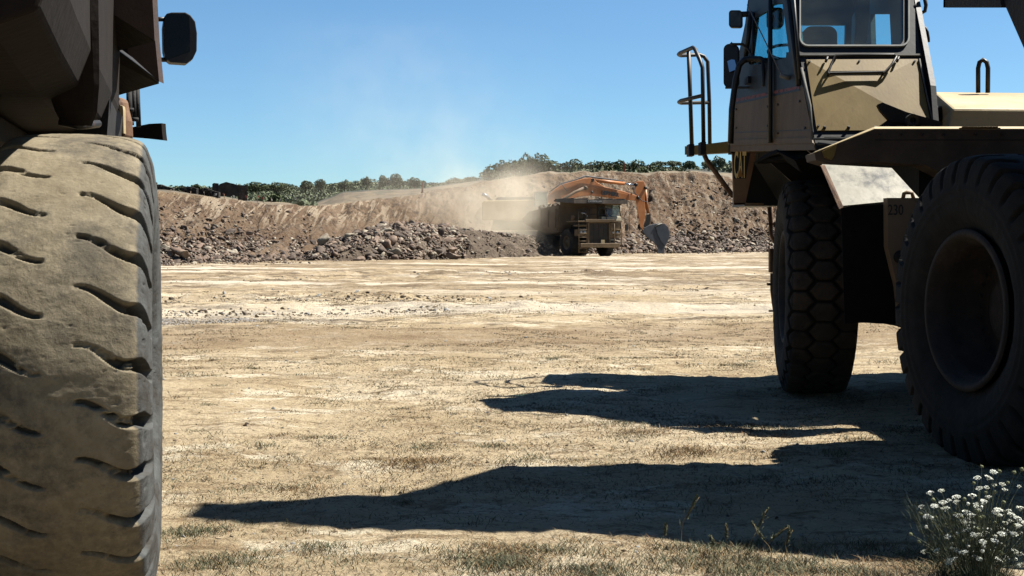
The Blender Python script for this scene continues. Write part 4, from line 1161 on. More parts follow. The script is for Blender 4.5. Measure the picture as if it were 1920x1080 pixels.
# body: cross-section swept along the truck, round lower corner
def sect(dist, lift, inset=0.0):
    """half section of the body at a distance along the truck (from the rear axle)"""
    base = Lc + dv * (.065 - inset) + hx * dist
    pts = []
    for k in range(3):
        a = math.radians(-90 + 90 * k / 2)
        pts.append(base + dv * (-.2 + .2 * math.cos(a)) + Vector((0, 0, 2.32 + lift + .2 * math.sin(a))))
    pts.append(base + dv * .05 + Vector((0, 0, 4.3)))
    pts.append(base - dv * 4.1 + Vector((0, 0, 4.3)))
    pts.append(base - dv * 4.1 + Vector((0, 0, 2.12 + lift)))
    return pts
b_ = MB()
st_ = [(-1.5, .10, .0), (-.8, .05, .0), (-.1, .02, .0), (.8, .0, .0), (2.0, -.02, 0), (2.05, .3, 1.2), (4.2, .3, 1.2)]
secs = [sect(*q) for q in st_]
n = len(secs[0]); vs = [p for s in secs for p in s]; fs = []
for i in range(len(secs) - 1):
    for k in range(n):
        k2 = (k + 1) % n; fs.append((i * n + k, i * n + k2, (i + 1) * n + k2, (i + 1) * n + k))
fs.append(list(range(n))); fs.append([(len(secs) - 1) * n + k for k in range(n)])
b_.add(vs, fs, False)
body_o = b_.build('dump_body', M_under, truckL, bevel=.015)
rb = MB()   # bulging corner casting that tapers down towards the axle
for i in range(8):
    pass
prof_l = [(20, -40, 184, 5.45), (35, 40, 185, 5.5), (62, 100, 186, 5.55), (86, 160, 186, 5.6), (104, 210, 182, 5.65), (118, 236, 172, 5.7)]
vs = []; m_ = 7
for xl, y, xr, d in prof_l:
    for k in range(m_):
        a = math.pi * k / (m_ - 1)
        x = (xl + xr) / 2 - (xr - xl) / 2 * math.cos(a)
        p = V(x, y, d); bul = (xr - xl) / 2 / F_PX * d * .9
        vs.append(p + Vector((0, -bul * max(0.0, math.sin(a)) ** .7 * .35, 0)))
fs = []
for i in range(len(prof_l) - 1):
    for k in range(m_ - 1): fs.append((i * m_ + k, i * m_ + k + 1, (i + 1) * m_ + k + 1, (i + 1) * m_ + k))
fs.append([(len(prof_l) - 1) * m_ + k for k in range(m_)]); fs.append(list(range(m_)))
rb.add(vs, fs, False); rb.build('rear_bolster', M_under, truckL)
cm = MB()
cm.slab([V(-30, 128, 5.75), V(96, 132, 5.75), V(108, 166, 5.75), V(-30, 176, 5.75)], (0, .12, 0)); cm.build('cross_member', M_under, truckL, bevel=.01)
cm = MB(); cm.tube([V(112, 228, 5.7), V(150, 236, 5.7), V(184, 232, 5.9)], .018, 8); cm.build('air_line', M_rail, truckL)
for k, off in enumerate((-.35, -.9, -1.5)):
    p = Lc + dv * off; cm = MB(); cm.hexa([p - hx * 1.45 + Vector((0, 0, 2.10)), p - hx * 1.45 - dv * .14 + Vector((0, 0, 2.10)), p - hx * 1.45 - dv * .14 + Vector((0, 0, 2.0)), p - hx * 1.45 + Vector((0, 0, 2.0))],
                             [p + hx * 1.8 + Vector((0, 0, 2.10)), p + hx * 1.8 - dv * .14 + Vector((0, 0, 2.10)), p + hx * 1.8 - dv * .14 + Vector((0, 0, 1.98)), p + hx * 1.8 + Vector((0, 0, 1.98))]); cm.build('floor_rail', M_under, body_o, bevel=.01)
# side ribs with sloped gussets
P_r1 = Plane((205, 0, 7.0), (288, 0, 7.0), (205, 100, 7.0)); P_r2 = Plane((205, 0, 7.6), (288, 0, 7.6), (205, 100, 7.6))
M_rib = nmat('brown_rib_paint', [(.060, .034, .024), (.09, .053, .038)], 5, rough=.7, bump=.2, bscale=40)
rib = MB(); plate(rib, P_r1, [(203, -60), (284, -60), (286, 0), (290, 76), (205, 22)], thick=.10); rib.build('side_rib', M_rib, body_o)
rib = MB(); plate(rib, P_r2, [(236, 60), (291, 76), (298.5, 153), (240, 100)], thick=.10); rib.build('side_rib', M_rib, body_o)
gs = MB()
gs.hexa([V(203, 20, 7.02), V(290, 77, 7.02), V(187, 105, 7.55)], [V(203, 18, 7.3), V(286, 70, 7.4), V(187, 95, 7.8)])
gs.hexa([V(210, 86, 7.62), V(298, 153, 7.62), V(298, 157, 7.66), V(207, 183, 8.2), V(206, 110, 7.7)], [V(210, 80, 8.0), V(293, 140, 8.0), V(293, 144, 8.0), V(207, 168, 8.4), V(206, 104, 8.1)])
gs.build('gusset', M_dark, body_o)  # dark steel puts the underside shade of the gussets into the colour
# strips coloured bright for the sunlit cab side seen between body and rib
lt = MB(); lt.slab([V(178, -20, 7.4), V(188, 22, 7.4), V(207, 22, 7.4), V(203, -20, 7.4)], (0, .5, 0)); lt.slab([V(176, -10, 6.6), V(186, 48, 6.6), V(188, 48, 6.6), V(182, -10, 6.6)], (0, .1, 0)); lt.build('side_strip', M_rust, body_o)
# rusty curved fender piece, pipes and spoiler plate beyond the tyre
rf = MB()
cl = [(206, 180), (222, 182), (226, 205), (231, 225), (233, 262), (186, 262), (190, 232), (200, 212)]
P_rf = Plane((206, 180, 8.2), (232, 180, 8.17), (206, 250, 8.2)); plate(rf, P_rf, cl, thick=.12)
rf.build('fender', M_rust, truckL, bevel=.03)
rf = MB(); P_q = Plane((223, 195, 8.14), (232, 195, 8.14), (223, 250, 8.14)); plate(rf, P_q, [(223, 196), (230, 199), (231, 206), (232, 250), (229, 250)], thick=.05); rf.build('fender_lip', M_yel_light, truckL)
pp = MB()
pp.tube([V(242, 165, 9.0), V(243, 232, 9.0)], .020, 8); pp.tube([V(251, 165, 9.1), V(252, 226, 9.1)], .014, 8); pp.tube([V(257, 160, 9.2), V(260, 238, 9.2)], .018, 8)
for x, y, d in ((243, 206, 9.0), (243, 231, 9.0), (252, 224, 9.1)): pp.lathe([(-.012, 0), (-.012, .03), (.012, .03), (.012, 0)], Matrix.Translation(V(x, y, d)) @ Matrix.Rotation(math.pi / 2, 4, 'Y'), 12)
pp.tube([V(232, 206, 9.05), V(236, 205, 9.05), V(237, 215, 9.05), V(233, 222, 9.05)], .012, 6)
pp.build('pipes', M_dark, truckL)
spl = MB(); P_s = Plane((235, 240, 9.4), (305, 240, 9.3), (235, 260, 9.4))
plate(spl, P_s, [(232, 240), (250, 238), (280, 232), (303, 231), (304, 247), (306, 263), (270, 259), (232, 256)], thick=.05)
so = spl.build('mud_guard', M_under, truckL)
# cab part and its mirror far forward
cb = MB()
cb.hexa([V(150, -120, 10.6), V(286, -120, 10.6), V(290, 60, 10.6), V(294, 128, 10.6), V(230, 128, 10.6), V(150, 120, 10.6)], [p + hx * 1.7 - dv * .3 for p in (V(150, -120, 10.6), V(286, -120, 10.6), V(290, 60, 10.6), V(294, 128, 10.6), V(230, 128, 10.6), V(150, 120, 10.6))])
cb.build('cab', M_under, truckL)
P_ml = Plane((308, 24, 11.34), (362, 24, 11.42), (308, 118, 11.34))
ms = MB(); plate(ms, P_ml, [(309, 30), (313, 25), (322, 23), (348, 23), (357, 28), (366, 40), (369.5, 62), (369, 95), (362, 110), (350, 119), (320, 117), (311, 110), (307, 95), (306, 50)], thick=.16)
mo = ms.build('mirror', M_black, truckL, bevel=.03); tag(mo, 'big square cornered mirror sticking out against the sky')
mg = MB(); plate(mg, P_ml, [(309, 31), (314, 27), (322, 26), (346, 26), (354, 30), (356, 60), (356, 97), (312, 113), (309, 106)], out=.006, thick=.006); mg.build('mirror_glass', nmat('near_black_mirror_glass', [(.006, .006, .006), (.010, .010, .010), (.05, .05, .045)], 5, rough=.15, pos=[.4, .62, .7], spec=.12), mo)
ap = MB(); ap.tube([V(286, 36, 11.4), V(309, 36, 11.4)], .020, 8); ap.tube([V(292, 112, 11.4), V(312, 112, 11.4)], .020, 8); ap.build('mirror_arm', M_black, mo)
# ================================================================== LOADED TRUCK by the heap
FD = 104.5
Fyaw = math.radians(180 + 26)          # faces the viewer, turned towards the right of the picture
Fc = Vector((GX(1101, FD), FD, 0))      # ground point under the front axle
truckF = root('haul_truck', Fc, 'distant haul truck being loaded facing the camera below the orange boom', 'truck', 'haul trucks at the quarry', Fyaw)
M_fyel = nmat('dusty_truck_yellow', [(.13, .08, .035), (.20, .125, .055), (.26, .175, .09)], 1.2, rough=.6, spot=(.07, .045, .03), spot_scale=2.2, spot_lo=.56, spot_hi=.68)
M_fbody = nmat('earth_stained_body_steel', [(.15, .095, .052), (.23, .15, .085), (.30, .21, .13)], .8, rough=.7, bump=.2, bscale=5)
def tyreF(x, y, name, first):
    Mw = Matrix.Translation((x, y, 1.07))
    mb = MB(); w = .62
    prof = [(-.22, .52), (-.27, .6), (-.31, .8), (-.30, .97), (-.24, 1.06), (0, 1.075), (.24, 1.06), (.30, .97), (.31, .8), (.27, .6), (.22, .52)]
    mb.lathe(prof, Mw, 40)
    for k in range(30):
        a = 2 * math.pi * k / 30
        mb.box(Mw @ Vector((0, 1.08 * math.cos(a), 1.08 * math.sin(a))), (.56, .13, .05), Matrix.Rotation(a - math.pi / 2, 3, 'X'))
    t = mb.build(name, M_rub, truckF, 'l')
    s = 1 if x > 0 else -1
    r = MB(); r.lathe([(s * .25, .54), (s * .26, .48), (s * .12, .44), (s * .10, .30), (s * .20, .26), (s * .22, .0)], Mw, 28); r.build('rim', M_fyel, t, 'l')
for sx in (-1, 1):
    tyreF(sx * 1.62, 0, 'front_tyre', True)
    tyreF(sx * 1.72, -4.1, 'rear_tyre', True); tyreF(sx * 1.02, -4.1, 'rear_tyre', False)
f = MB(); f.box((0, -2, 1.2), (1.3, 6.6, .7)); f.tube([(-1.6, -4.1, 1.07), (1.6, -4.1, 1.07)], .25, 10); f.tube([(-1.5, 0, 1.07), (1.5, 0, 1.07)], .18, 10); f.box((0, .3, 1.7), (1.9, 2.4, 1.5)); f.build('chassis', M_dark, truckF, 'l')
f = MB(); f.box((0, 1.95, .86), (3.5, .30, .34)); f.build('bumper', M_fyel, truckF, 'l', bevel=.03)
f = MB(); f.box((.95, 1.82, 1.85), (.14, .22, 1.65)); f.box((-.95, 1.82, 1.85), (.14, .22, 1.65)); f.box((0, 1.82, 2.66), (2.04, .22, .14)); gr = f.build('grille_frame', M_fyel, truckF, 'l', bevel=.015)
f = MB(); f.box((0, 1.76, 1.82), (1.8, .10, 1.56))
for k in range(16): f.box((0, 1.82, 1.10 + k * .095), (1.76, .03, .035))
for k in (-.45, 0, .45): f.box((k, 1.825, 1.82), (.03, .03, 1.5))
f.build('radiator', nmat('dusty_radiator', [(.05, .042, .035), (.085, .07, .055)], 3), gr, 'l')
f = MB(); f.box((-.30, 1.92, 1.16), (.32, .10, .28)); f.build('number_box', M_yel_light, gr, 'l')
# fenders and deck: the driver's side is local -x (viewer's right)
f = MB(); f.box((0, 1.1, 2.72), (3.9, 1.9, .10)); f.box((0, 1.95, 2.78), (2.6, .25, .22)); f.build('deck', M_fyel, truckF, 'l', bevel=.015)
f = MB(); f.box((-1.48, 1.65, 1.75), (.90, .5, .62)); f.box((-1.48, 1.55, 2.35), (.92, .9, .62)); fp_ = f.build('fender', M_fyel, truckF, 'l', bevel=.03)
f = MB(); f.box((1.48, 1.65, 1.85), (.95, .45, .50)); f.box((1.50, 1.55, 2.40), (.90, .5, .16)); fq = f.build('fender', M_fyel, truckF, 'l', bevel=.03)
for (x, par) in ((-1.62, fp_), (-1.28, fp_), (1.28, fq), (1.62, fq)):
    h = MB(); h.lathe([(-.04, .0), (-.04, .10), (.04, .10), (.04, 0)], Matrix.Translation((x, 1.92, 1.86)) @ Matrix.Rotation(math.pi / 2, 4, 'Z'), 12); h.build('headlight', M_white, par, 'l')
text_part('lettering', '769D', M_white, fq, frame_M((1.45, 1.90, 2.05), (-1, 0, 0), (0, 0, 1)), .24, .003, space='l')
f = MB()
for x in (1.15, 1.85): f.tube([(x, 2.0, .3), (x, 2.0, 1.4), (x, 1.95, 2.7), (x, 1.9, 3.5)], .03, 6)
for z in (.35, .62, .9, 1.2, 1.5, 1.8, 2.1, 2.4): f.tube([(1.15, 2.0, z), (1.85, 2.0, z)], .022, 6)
f.build('ladder', M_fyel, truckF, 'l')
f = MB()
for x in (-1.95, -1.3): f.tube([(x, 2.0, .5), (x, 2.0, 2.6)], .03, 6)
for z in (.6, .9, 1.2, 1.5, 1.8, 2.1): f.tube([(-1.95, 2.0, z), (-1.3, 2.0, z)], .022, 6)
f.build('ladder', M_fyel, truckF, 'l')
# cab
f = MB()
x0, x1, y0, y1, z0, z1 = -2.05, -.72, .35, 1.75, 2.78, 4.02
for (x, y) in ((x0, y0), (x1, y0)): f.tube([(x, y, z0), (x, y, z1)], .06, 6)
for (x) in (x0, x1): f.tube([(x, y1, z0 + .2), (x, y1 - .28, z1)], .05, 6)
f.box(((x0 + x1) / 2, (y0 + y1) / 2 - .15, z1 + .05), (1.5, 1.5, .12)); f.box(((x0 + x1) / 2, y0, 3.4), (1.3, .06, 1.3))
f.hexa([Vector((x0, y0, z0)), Vector((x1, y0, z0)), Vector((x1, y0, z0 + .45)), Vector((x0, y0, z0 + .45))], [Vector((x0, y1, z0)), Vector((x1, y1, z0)), Vector((x1, y1 - .02, z0 + .30)), Vector((x0, y1 - .02, z0 + .30))])
co = f.build('cab', M_fyel, truckF, 'l')
f = MB(); f.add([(x0 + .05, y1 - .02, z0 + .30), (x1 - .05, y1 - .02, z0 + .30), (x1 - .05, y1 - .27, z1), (x0 + .05, y1 - .27, z1)], [(0, 1, 2, 3)]); f.build('windscreen', M_glass_far, co, 'l')
f = MB(); f.add([(x0, y0 + .05, z0 + .45), (x0, y1 - .06, z0 + .45), (x0, y1 - .3, z1 - .05), (x0, y0 + .05, z1 - .05)], [(0, 1, 2, 3)]); f.build('side_window', M_glass_far, co, 'l')
f = MB(); f.box((-1.38, .8, 3.2), (.5, .4, .9)); f.build('seat', M_black, co, 'l', bevel=.05)
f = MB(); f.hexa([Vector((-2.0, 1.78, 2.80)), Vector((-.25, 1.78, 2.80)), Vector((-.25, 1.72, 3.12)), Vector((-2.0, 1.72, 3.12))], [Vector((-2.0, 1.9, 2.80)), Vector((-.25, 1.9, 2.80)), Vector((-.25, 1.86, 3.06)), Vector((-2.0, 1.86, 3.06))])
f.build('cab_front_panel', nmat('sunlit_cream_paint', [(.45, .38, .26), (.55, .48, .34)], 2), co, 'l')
# deck rails, air cleaners and mirror posts
f = MB()
for z in (3.25, 3.75): f.tube([(.85, 1.95, z), (-.65, 1.95, z)], .028, 6)
for x in (.85, .1, -.65): f.tube([(x, 1.95, 2.75), (x, 1.95, 3.75)], .028, 6)
f.build('handrail', M_rail, truckF, 'l')
f = MB(); f.tube([(1.75, 1.9, 2.7), (1.75, 1.9, 3.6), (1.3, 1.9, 3.72)], .03, 6); f.tube([(1.1, 1.9, 2.7), (1.1, 1.9, 3.6), (1.35, 1.9, 3.75)], .03, 6); f.tube([(2.05, 1.9, 3.6), (1.1, 1.9, 3.5)], .03, 6); f.build('mirror_post', M_rail, truckF, 'l')
f = MB(); f.tube([(1.35, 1.3, 2.8), (1.35, 1.3, 3.35)], .22, 14); f.tube([(1.85, 1.1, 2.8), (1.85, 1.1, 3.2)], .18, 14); f.build('air_cleaner', M_fyel, truckF, 'l')
f = MB(); f.tube([(1.0, 1.7, 2.75), (1.0, 1.75, 3.15), (1.2, 1.75, 3.35), (1.5, 1.7, 3.38)], .06, 8); f.build('exhaust_pipe', M_chrome, truckF, 'l')
f = MB(); f.tube([(-2.35, 1.8, 1.9), (-2.7, 1.9, 1.9)], .02, 6); f.tube([(-2.7, 1.9, 1.7), (-2.7, 1.9, 3.35), (-2.45, 1.9, 3.5), (-2.3, 1.85, 3.1)], .028, 6); f.tube([(-2.5, 1.9, 1.8), (-2.5, 1.9, 3.3)], .02, 6); f.tube([(-2.95, 1.9, 2.6), (-2.2, 1.9, 2.6)], .02, 6); f.box((-2.45, 1.92, 2.25), (.22, .1, .5)); f.build('mirror_bracket', M_rail, truckF, 'l')
# dump body with canopy
bp_ = [(-.95, 4.42), (2.05, 4.42), (2.05, 4.30), (-.80, 3.98), (-1.15, 1.95), (-3.0, 1.80), (-7.3, 2.75), (-7.2, 3.0), (-6.2, 3.55), (-1.6, 3.98)]
sidep = [(-1.6, 4.0), (-.80, 4.0), (-1.15, 1.95), (-3.2, 1.80), (-7.3, 2.75), (-7.2, 3.05), (-6.0, 3.60)]
f = MB()
for x in (-2.1, 2.0): f.hexa([Vector((x, y, z)) for y, z in sidep], [Vector((x + .10, y, z)) for y, z in sidep])
def fslab(p, q, t, xx=(-2.0, 2.0)):
    p_, q_ = Vector((0, *p)), Vector((0, *q)); n = (q_ - p_).cross(Vector((1, 0, 0))).normalized() * t
    f.slab([Vector((xx[0], *p)), Vector((xx[0], *q)), Vector((xx[1], *q)), Vector((xx[1], *p))], n)
fslab((-1.15, 1.95), (-3.2, 1.80), -.1); fslab((-3.2, 1.80), (-7.25, 2.75), -.1); fslab((-1.15, 1.95), (-.80, 4.3), .1)
for k, (ya, yb) in enumerate(((-1.5, -1.2), (-2.7, -2.5), (-4.0, -3.8), (-5.3, -5.1))):
    f.box((2.14, (ya + yb) / 2, 3.0), (.12, .2, 1.5 - .12 * k))
bo_ = f.build('dump_body', M_fbody, truckF, 'l')
f = MB()
f.hexa([Vector((x, y, z)) for x, y, z in ((-2.35, -1.0, 4.30), (2.45, -1.0, 4.30), (2.45, -1.0, 4.42), (-2.35, -1.0, 4.42))], [Vector((x, y, z)) for x, y, z in ((-2.35, 2.1, 4.10), (2.45, 2.1, 4.10), (2.45, 2.1, 4.40), (-2.35, 2.1, 4.40))])
f.box((0, 2.12, 4.25), (4.8, .08, .30))
for x in (-2.2, -1.1, 1.1, 2.3): f.box((x, .5, 4.46), (.1, 3.0, .1))
cano = f.build('canopy', nmat('grey_brown_canopy_steel', [(.08, .062, .046), (.14, .11, .085), (.22, .18, .14)], 1.5, rough=.6), bo_, 'l')
f = MB(); f.box((.55, 2.172, 4.26), (1.35, .02, .22)); sg = f.build('sign', M_decal_k, cano, 'l')
text_part('lettering', 'CATERPILLAR', M_white, sg, frame_M((.55, 2.186, 4.26), (-1, 0, 0), (0, 0, 1)), .20, .003, space='l')
f = MB(); r = np.random.RandomState(3)
for k in range(60):
    x, y = r.uniform(-1.8, 1.8), r.uniform(-5.5, -.9); hh = 3.95 - .12 * abs(y + 2.5) + r.uniform(-.1, .3)
    p = RV[k % 14] * r.uniform(.15, .42)
    f.add([Vector(q) + Vector((x, y, hh)) for q in p], [tuple(t_) for t_ in IF])
f.add([Vector((-1.95, -1.0, 3.8)), Vector((1.95, -1.0, 3.8)), Vector((1.95, -6.0, 3.4)), Vector((-1.95, -6.0, 3.4)), Vector((0, -3, 4.25))], [(0, 1, 4), (1, 2, 4), (2, 3, 4), (3, 0, 4)])
lo_ = f.build('load', M_heap, None, 'w')
lo_.matrix_world = WM[truckF.name]
WM[lo_.name] = WM[truckF.name].copy(); lo_.name = 'rock_load'
tag(lo_, 'heaped load of broken rock lying in the body of the distant haul truck', 'rock load', kind='stuff')

# ================================================================== EXCAVATOR
ED = 117.5
exc = root('excavator', (V(985, 443, ED - 4).x, ED - 4, 0), 'large orange tracked excavator reaching over the distant truck with a grey bucket', 'excavator')
def E(px, py, dd=0.0):
    # the machine stands turned by about 30 degrees, its bucket side further off
    k = .55 * (px - 1130) / F_PX * ED
    return V(px, py, ED + k + dd)
def Z6(pts): return [(980 + x / 6.0, 310 + y / 6.0) for x, y in pts]
def extr(mb, pts, d0, d1):
    mb.hexa([E(x, y, d0) for x, y in pts], [E(x, y, d1) for x, y in pts])
h = MB()
extr(h, [(904, 380), (908, 376), (1012, 374), (1035, 384), (1035, 413), (904, 413)], -1.3, 2.6)
ho = h.build('house', nmat('dusty_ochre_house_paint', [(.30, .18, .07), (.40, .26, .11), (.48, .34, .17)], .7, rough=.6), exc, bevel=.08)
h = MB(); extr(h, [(928, 376), (932, 370), (1000, 369), (1004, 375)], -.8, 2.0); h.build('engine_cover', M_steel, ho)
h = MB(); h.tube([E(905, 364, 0), E(912, 367, 0), E(920, 376, 0)], .14, 8); h.build('exhaust_pipe', M_chrome, ho)
h = MB()
for x in (1003, 1025):
    for dz in (-1.5, -.1): h.tube([E(x, 361, dz), E(x, 386, dz)], .06, 6)
extr(h, [(1002, 359), (1027, 359), (1027, 362), (1002, 362)], -1.6, 0); extr(h, [(1002, 376), (1027, 376), (1027, 388), (1002, 388)], -1.55, 0)
co = h.build('cab', nmat('dusty_grey_cab', [(.18, .18, .15), (.28, .27, .23)], 1), ho)
h = MB(); extr(h, [(1004, 362), (1025, 362), (1025, 376), (1004, 376)], -1.5, -.05); h.build('window', M_glass_far, co)
h = MB(); extr(h, [(925, 413), (1050, 413), (1050, 432), (920, 432)], -.4, 1.8); h.build('turntable', M_dark, exc)
for dd in (-1.8, 1.6):
    h = MB(); pts = []
    for k in range(24):
        a = 2 * math.pi * k / 24; pts.append((985 + 66 * max(-1, min(1, 1.25 * math.cos(a))), 447 + 14 * math.sin(a)))
    extr(h, pts, dd, dd + .7); h.build('track', M_dark, exc)
boom = Z6([(235, 440), (290, 330), (350, 275), (430, 220), (560, 180), (690, 145), (760, 138), (800, 150), (845, 195), (920, 240), (1130, 290), (1270, 335), (1310, 360), (1290, 400), (1180, 390), (1000, 372), (860, 350), (760, 340), (660, 348), (560, 372), (460, 400), (400, 440)])
h = MB(); extr(h, boom, -.35, .45); bo = h.build('boom', M_orange, exc, bevel=.04)
h = MB(); h.tube([E(*Z6([(300, 300)])[0], -.5), E(*Z6([(430, 205)])[0], -.5), E(*Z6([(600, 160)])[0], -.5), E(*Z6([(700, 118)])[0], -.5), E(*Z6([(800, 132)])[0], -.5), E(*Z6([(1130, 178)])[0], -.5)], .05, 6)
h.tube([E(*Z6([(300, 320)])[0], .5), E(*Z6([(430, 220)])[0], .5), E(*Z6([(700, 128)])[0], .5), E(*Z6([(900, 150)])[0], .5)], .05, 6)
h.tube([E(*Z6([(430, 200)])[0], -.5), E(*Z6([(500, 290)])[0], -.5)], .035, 6); h.tube([E(*Z6([(1250, 230)])[0], -.5), E(*Z6([(1250, 300)])[0], -.5), E(*Z6([(1340, 400)])[0], -.5), E(*Z6([(1400, 410)])[0], -.5)], .04, 6)
h.build('hose', M_steel, bo)
# lettering follows the outer boom
p0, p1 = Z6([(862, 305)])[0], Z6([(1105, 340)])[0]
c_ = E((p0[0] + p1[0]) / 2, (p0[1] + p1[1]) / 2 - .2, -.42)
text_part('lettering', 'LIEBHERR', M_decal_k, bo, frame_M(c_, E(*p1, -.36) - E(*p0, -.36), (0, 0, 1)), .47, .006, bold=.030, sx=.90)
h = MB(); h.tube([E(*Z6([(800, 170)])[0], -.15), E(*Z6([(1140, 205)])[0], -.15)], .15, 12); c2 = h.build('stick_cylinder', M_orange, bo)
h = MB(); h.tube([E(*Z6([(1140, 208)])[0], -.15), E(*Z6([(1262, 222)])[0], -.15)], .09, 10); h.build('rod', M_chrome, c2)
for dd in (-.75, .75):
    h = MB(); h.tube([E(*Z6([(700, 250)])[0], dd), E(*Z6([(590, 300)])[0], dd), E(*Z6([(330, 460)])[0], dd)], .13, 10); h.lathe([(-.18, .02), (-.18, .2), (.18, .2), (.18, .02)], Matrix.Translation(E(*Z6([(705, 255)])[0], dd)) @ Matrix.Rotation(math.pi / 2, 4, 'Z'), 14)
    h.build('boom_cylinder', M_steel if dd > 0 else nmat('grey_orange_cylinder', [(.1, .07, .05), (.3, .2, .12)], 2), bo)
stick = Z6([(1255, 200), (1290, 178), (1360, 176), (1385, 240), (1372, 330), (1375, 450), (1380, 560), (1365, 640), (1352, 730), (1320, 690), (1300, 560), (1272, 400), (1262, 330)])
h = MB(); extr(h, stick, -.28, .38); so = h.build('stick', M_orange, exc, bevel=.03)
h = MB()
for x, y, rr in ((1270, 220, .16), (1376, 256, .14), (785, 168, .15), (775, 303, .12), (1290, 365, .16)):
    h.lathe([(-.40, 0), (-.40, rr), (.48, rr), (.48, 0)], Matrix.Translation(E(*Z6([(x, y)])[0], 0)) @ Matrix.Rotation(math.pi / 2, 4, 'Z'), 14)
h.build('pin', M_black, so)
h = MB(); h.tube([E(*Z6([(1380, 275)])[0]), E(*Z6([(1392, 420)])[0]), E(*Z6([(1412, 540)])[0])], .14, 12); h.build('bucket_cylinder', M_orange, so)
h = MB(); extr(h, Z6([(1395, 555), (1440, 545), (1440, 600), (1428, 670), (1390, 720), (1360, 690), (1380, 620)]), -.25, .35); h.build('linkage', M_dark, so)
# bucket: curved shell with open mouth and teeth, tipped sideways
bk_out = Z6([(1350, 740), (1372, 700), (1420, 672), (1490, 656), (1560, 650), (1610, 668), (1640, 705), (1652, 760), (1645, 830), (1618, 880), (1600, 915), (1590, 990), (1548, 996), (1512, 988), (1516, 930), (1500, 890), (1440, 840), (1380, 795)])
h = MB(); extr(h, bk_out, -.55, .75); bko = h.build('bucket', M_steel, exc, bevel=.05)
h = MB()
sp = Z6([(1500, 700), (1545, 655), (1600, 660), (1640, 705), (1652, 770), (1642, 835), (1600, 905), (1560, 860), (1520, 780)])
h.hexa([E(x, y, -.56) for x, y in sp], [E(x, y, -.62) for x, y in sp]); h.build('side_plate', nmat('blue_grey_wear_plate', [(.035, .045, .06), (.06, .07, .088)], 2, rough=.5), bko)
h = MB(); h.tube([E(*Z6([(1488, 690)])[0], -.6), E(*Z6([(1520, 668)])[0], -.6), E(*Z6([(1565, 655)])[0], -.6)], .045, 6); h.build('bright_edge', M_silver, bko)
h = MB()
for k in range(4):
    x = 1520 + k * 22; extr(h, Z6([(x - 8, 975), (x + 8, 975), (x + 4, 1006), (x - 4, 1006)]), -.5 + .1 * k, -.3 + .1 * k)
h.build('teeth', M_steel, bko)

# ================================================================== RUIN, WALLS, POSTS, STAKES
r_ = root('stone_ruin', V(430, 372, 108), 'roofless dark stone building with a pointed gable on the left skyline', 'ruin')
h = MB(); q = [(409, 366), (409, 347), (412, 343), (424, 339), (446, 345), (448, 366)]
h.hexa([V(x, y + 2, 107) for x, y in q], [V(x, y + 2, 107.6) for x, y in q]); h.build('gable_wall', M_stone, r_)
h = MB(); h.hexa([V(446, 347, 107.1), V(464, 347.5, 107.1), V(464, 380, 107.1), V(446, 377, 107.1)], [V(446, 347, 111), V(464, 347.5, 111), V(464, 380, 111), V(446, 377, 111)]); h.build('side_wall', nmat('brown_rubble_wall', [(.045, .03, .022), (.10, .07, .05), (.17, .13, .10)], 2.2, bump=.8, bscale=5, bdist=.2), r_)
h = MB(); h.hexa([V(398, 345, 110), V(401, 343, 110), V(410, 344, 110), V(410, 370, 110), V(398, 370, 110)], [V(398, 345, 110.6), V(401, 343, 110.6), V(410, 344, 110.6), V(410, 370, 110.6), V(398, 370, 110.6)]); h.build('broken_wall', M_stone, r_)
def rough_wall(pts, base, d, name, label, cat):
    mb = MB(); rr = np.random.RandomState(int(pts[0][0]))
    for (xa, ya), (xb, yb) in zip(pts[:-1], pts[1:]):
        n = max(1, int((xb - xa) / 2.2))
        for k in range(n):
            x = xa + (xb - xa) * k / n; y = ya + (yb - ya) * k / n
            z = y
            while z < base:
                hh = rr.uniform(1.6, 2.8)
                mb.box(V(x + 1.1, z + hh / 2, d + rr.uniform(-.1, .1)), (2.15 / F_PX * d, .6, hh * .96 / F_PX * d), Matrix.Rotation(rr.uniform(-.08, .08), 3, 'Y'))
                z += hh
    o = mb.build(name, M_stone, None)
    return tag(o, label, cat)
rough_wall([(290, 346), (302, 346), (312, 350), (326, 353)], 360, 96, 'dry_stone_wall', 'black dry stone wall beside the giant left tyre on the skyline', 'stone wall')
rough_wall([(342, 352), (356, 350), (368, 353), (370, 358)], 366, 99, 'dry_stone_wall', 'short dark lump of stone wall between the skyline wall and the ruin', 'stone wall')
rough_wall([(370, 355), (385, 352), (400, 358), (412, 361)], 370, 100, 'dry_stone_wall', 'low stone wall leading up to the ruin gable', 'stone wall')
def terrain_z_at(px, d):
    """height of the land behind the lip"""
    d1 = float(tbi(px, 3)); h1 = float(lip_h(px))
    if d <= d1: return h1
    h2 = H_CAM + (443 - float(tbi(px, 4))) / F_PX * 175
    q = min(1, (d - d1) / (175 - d1)); return h1 + (h2 - h1) * q - .7 * math.sin(q * math.pi)
for (px, y0, y1, d, lab) in ((1170, 307, 323, 150, 'tall orange marker post above the excavator arm'), (792, 345, 361, 122, 'orange marker post at the left edge of the dust')):
    h = MB(); s = d / F_PX; c = V(px, (y0 + y1) / 2, d)
    h.box(c, (3.2 * s, 3.2 * s, (y1 - y0 + 3) * s)); h.box(c + Vector((0, 0, (y1 - y0 + 3) * s / 2 + .03)), (4 * s, 4 * s, .06)); h.box(c - Vector((0, 0, (y1 - y0) * s / 2)), (6 * s, 5 * s, .1))
    tag(h.build('marker_post', nmat('orange_post_paint', [(.36, .10, .05), (.45, .14, .07)], 3), None, bevel=.01), lab, 'post', 'orange marker posts')
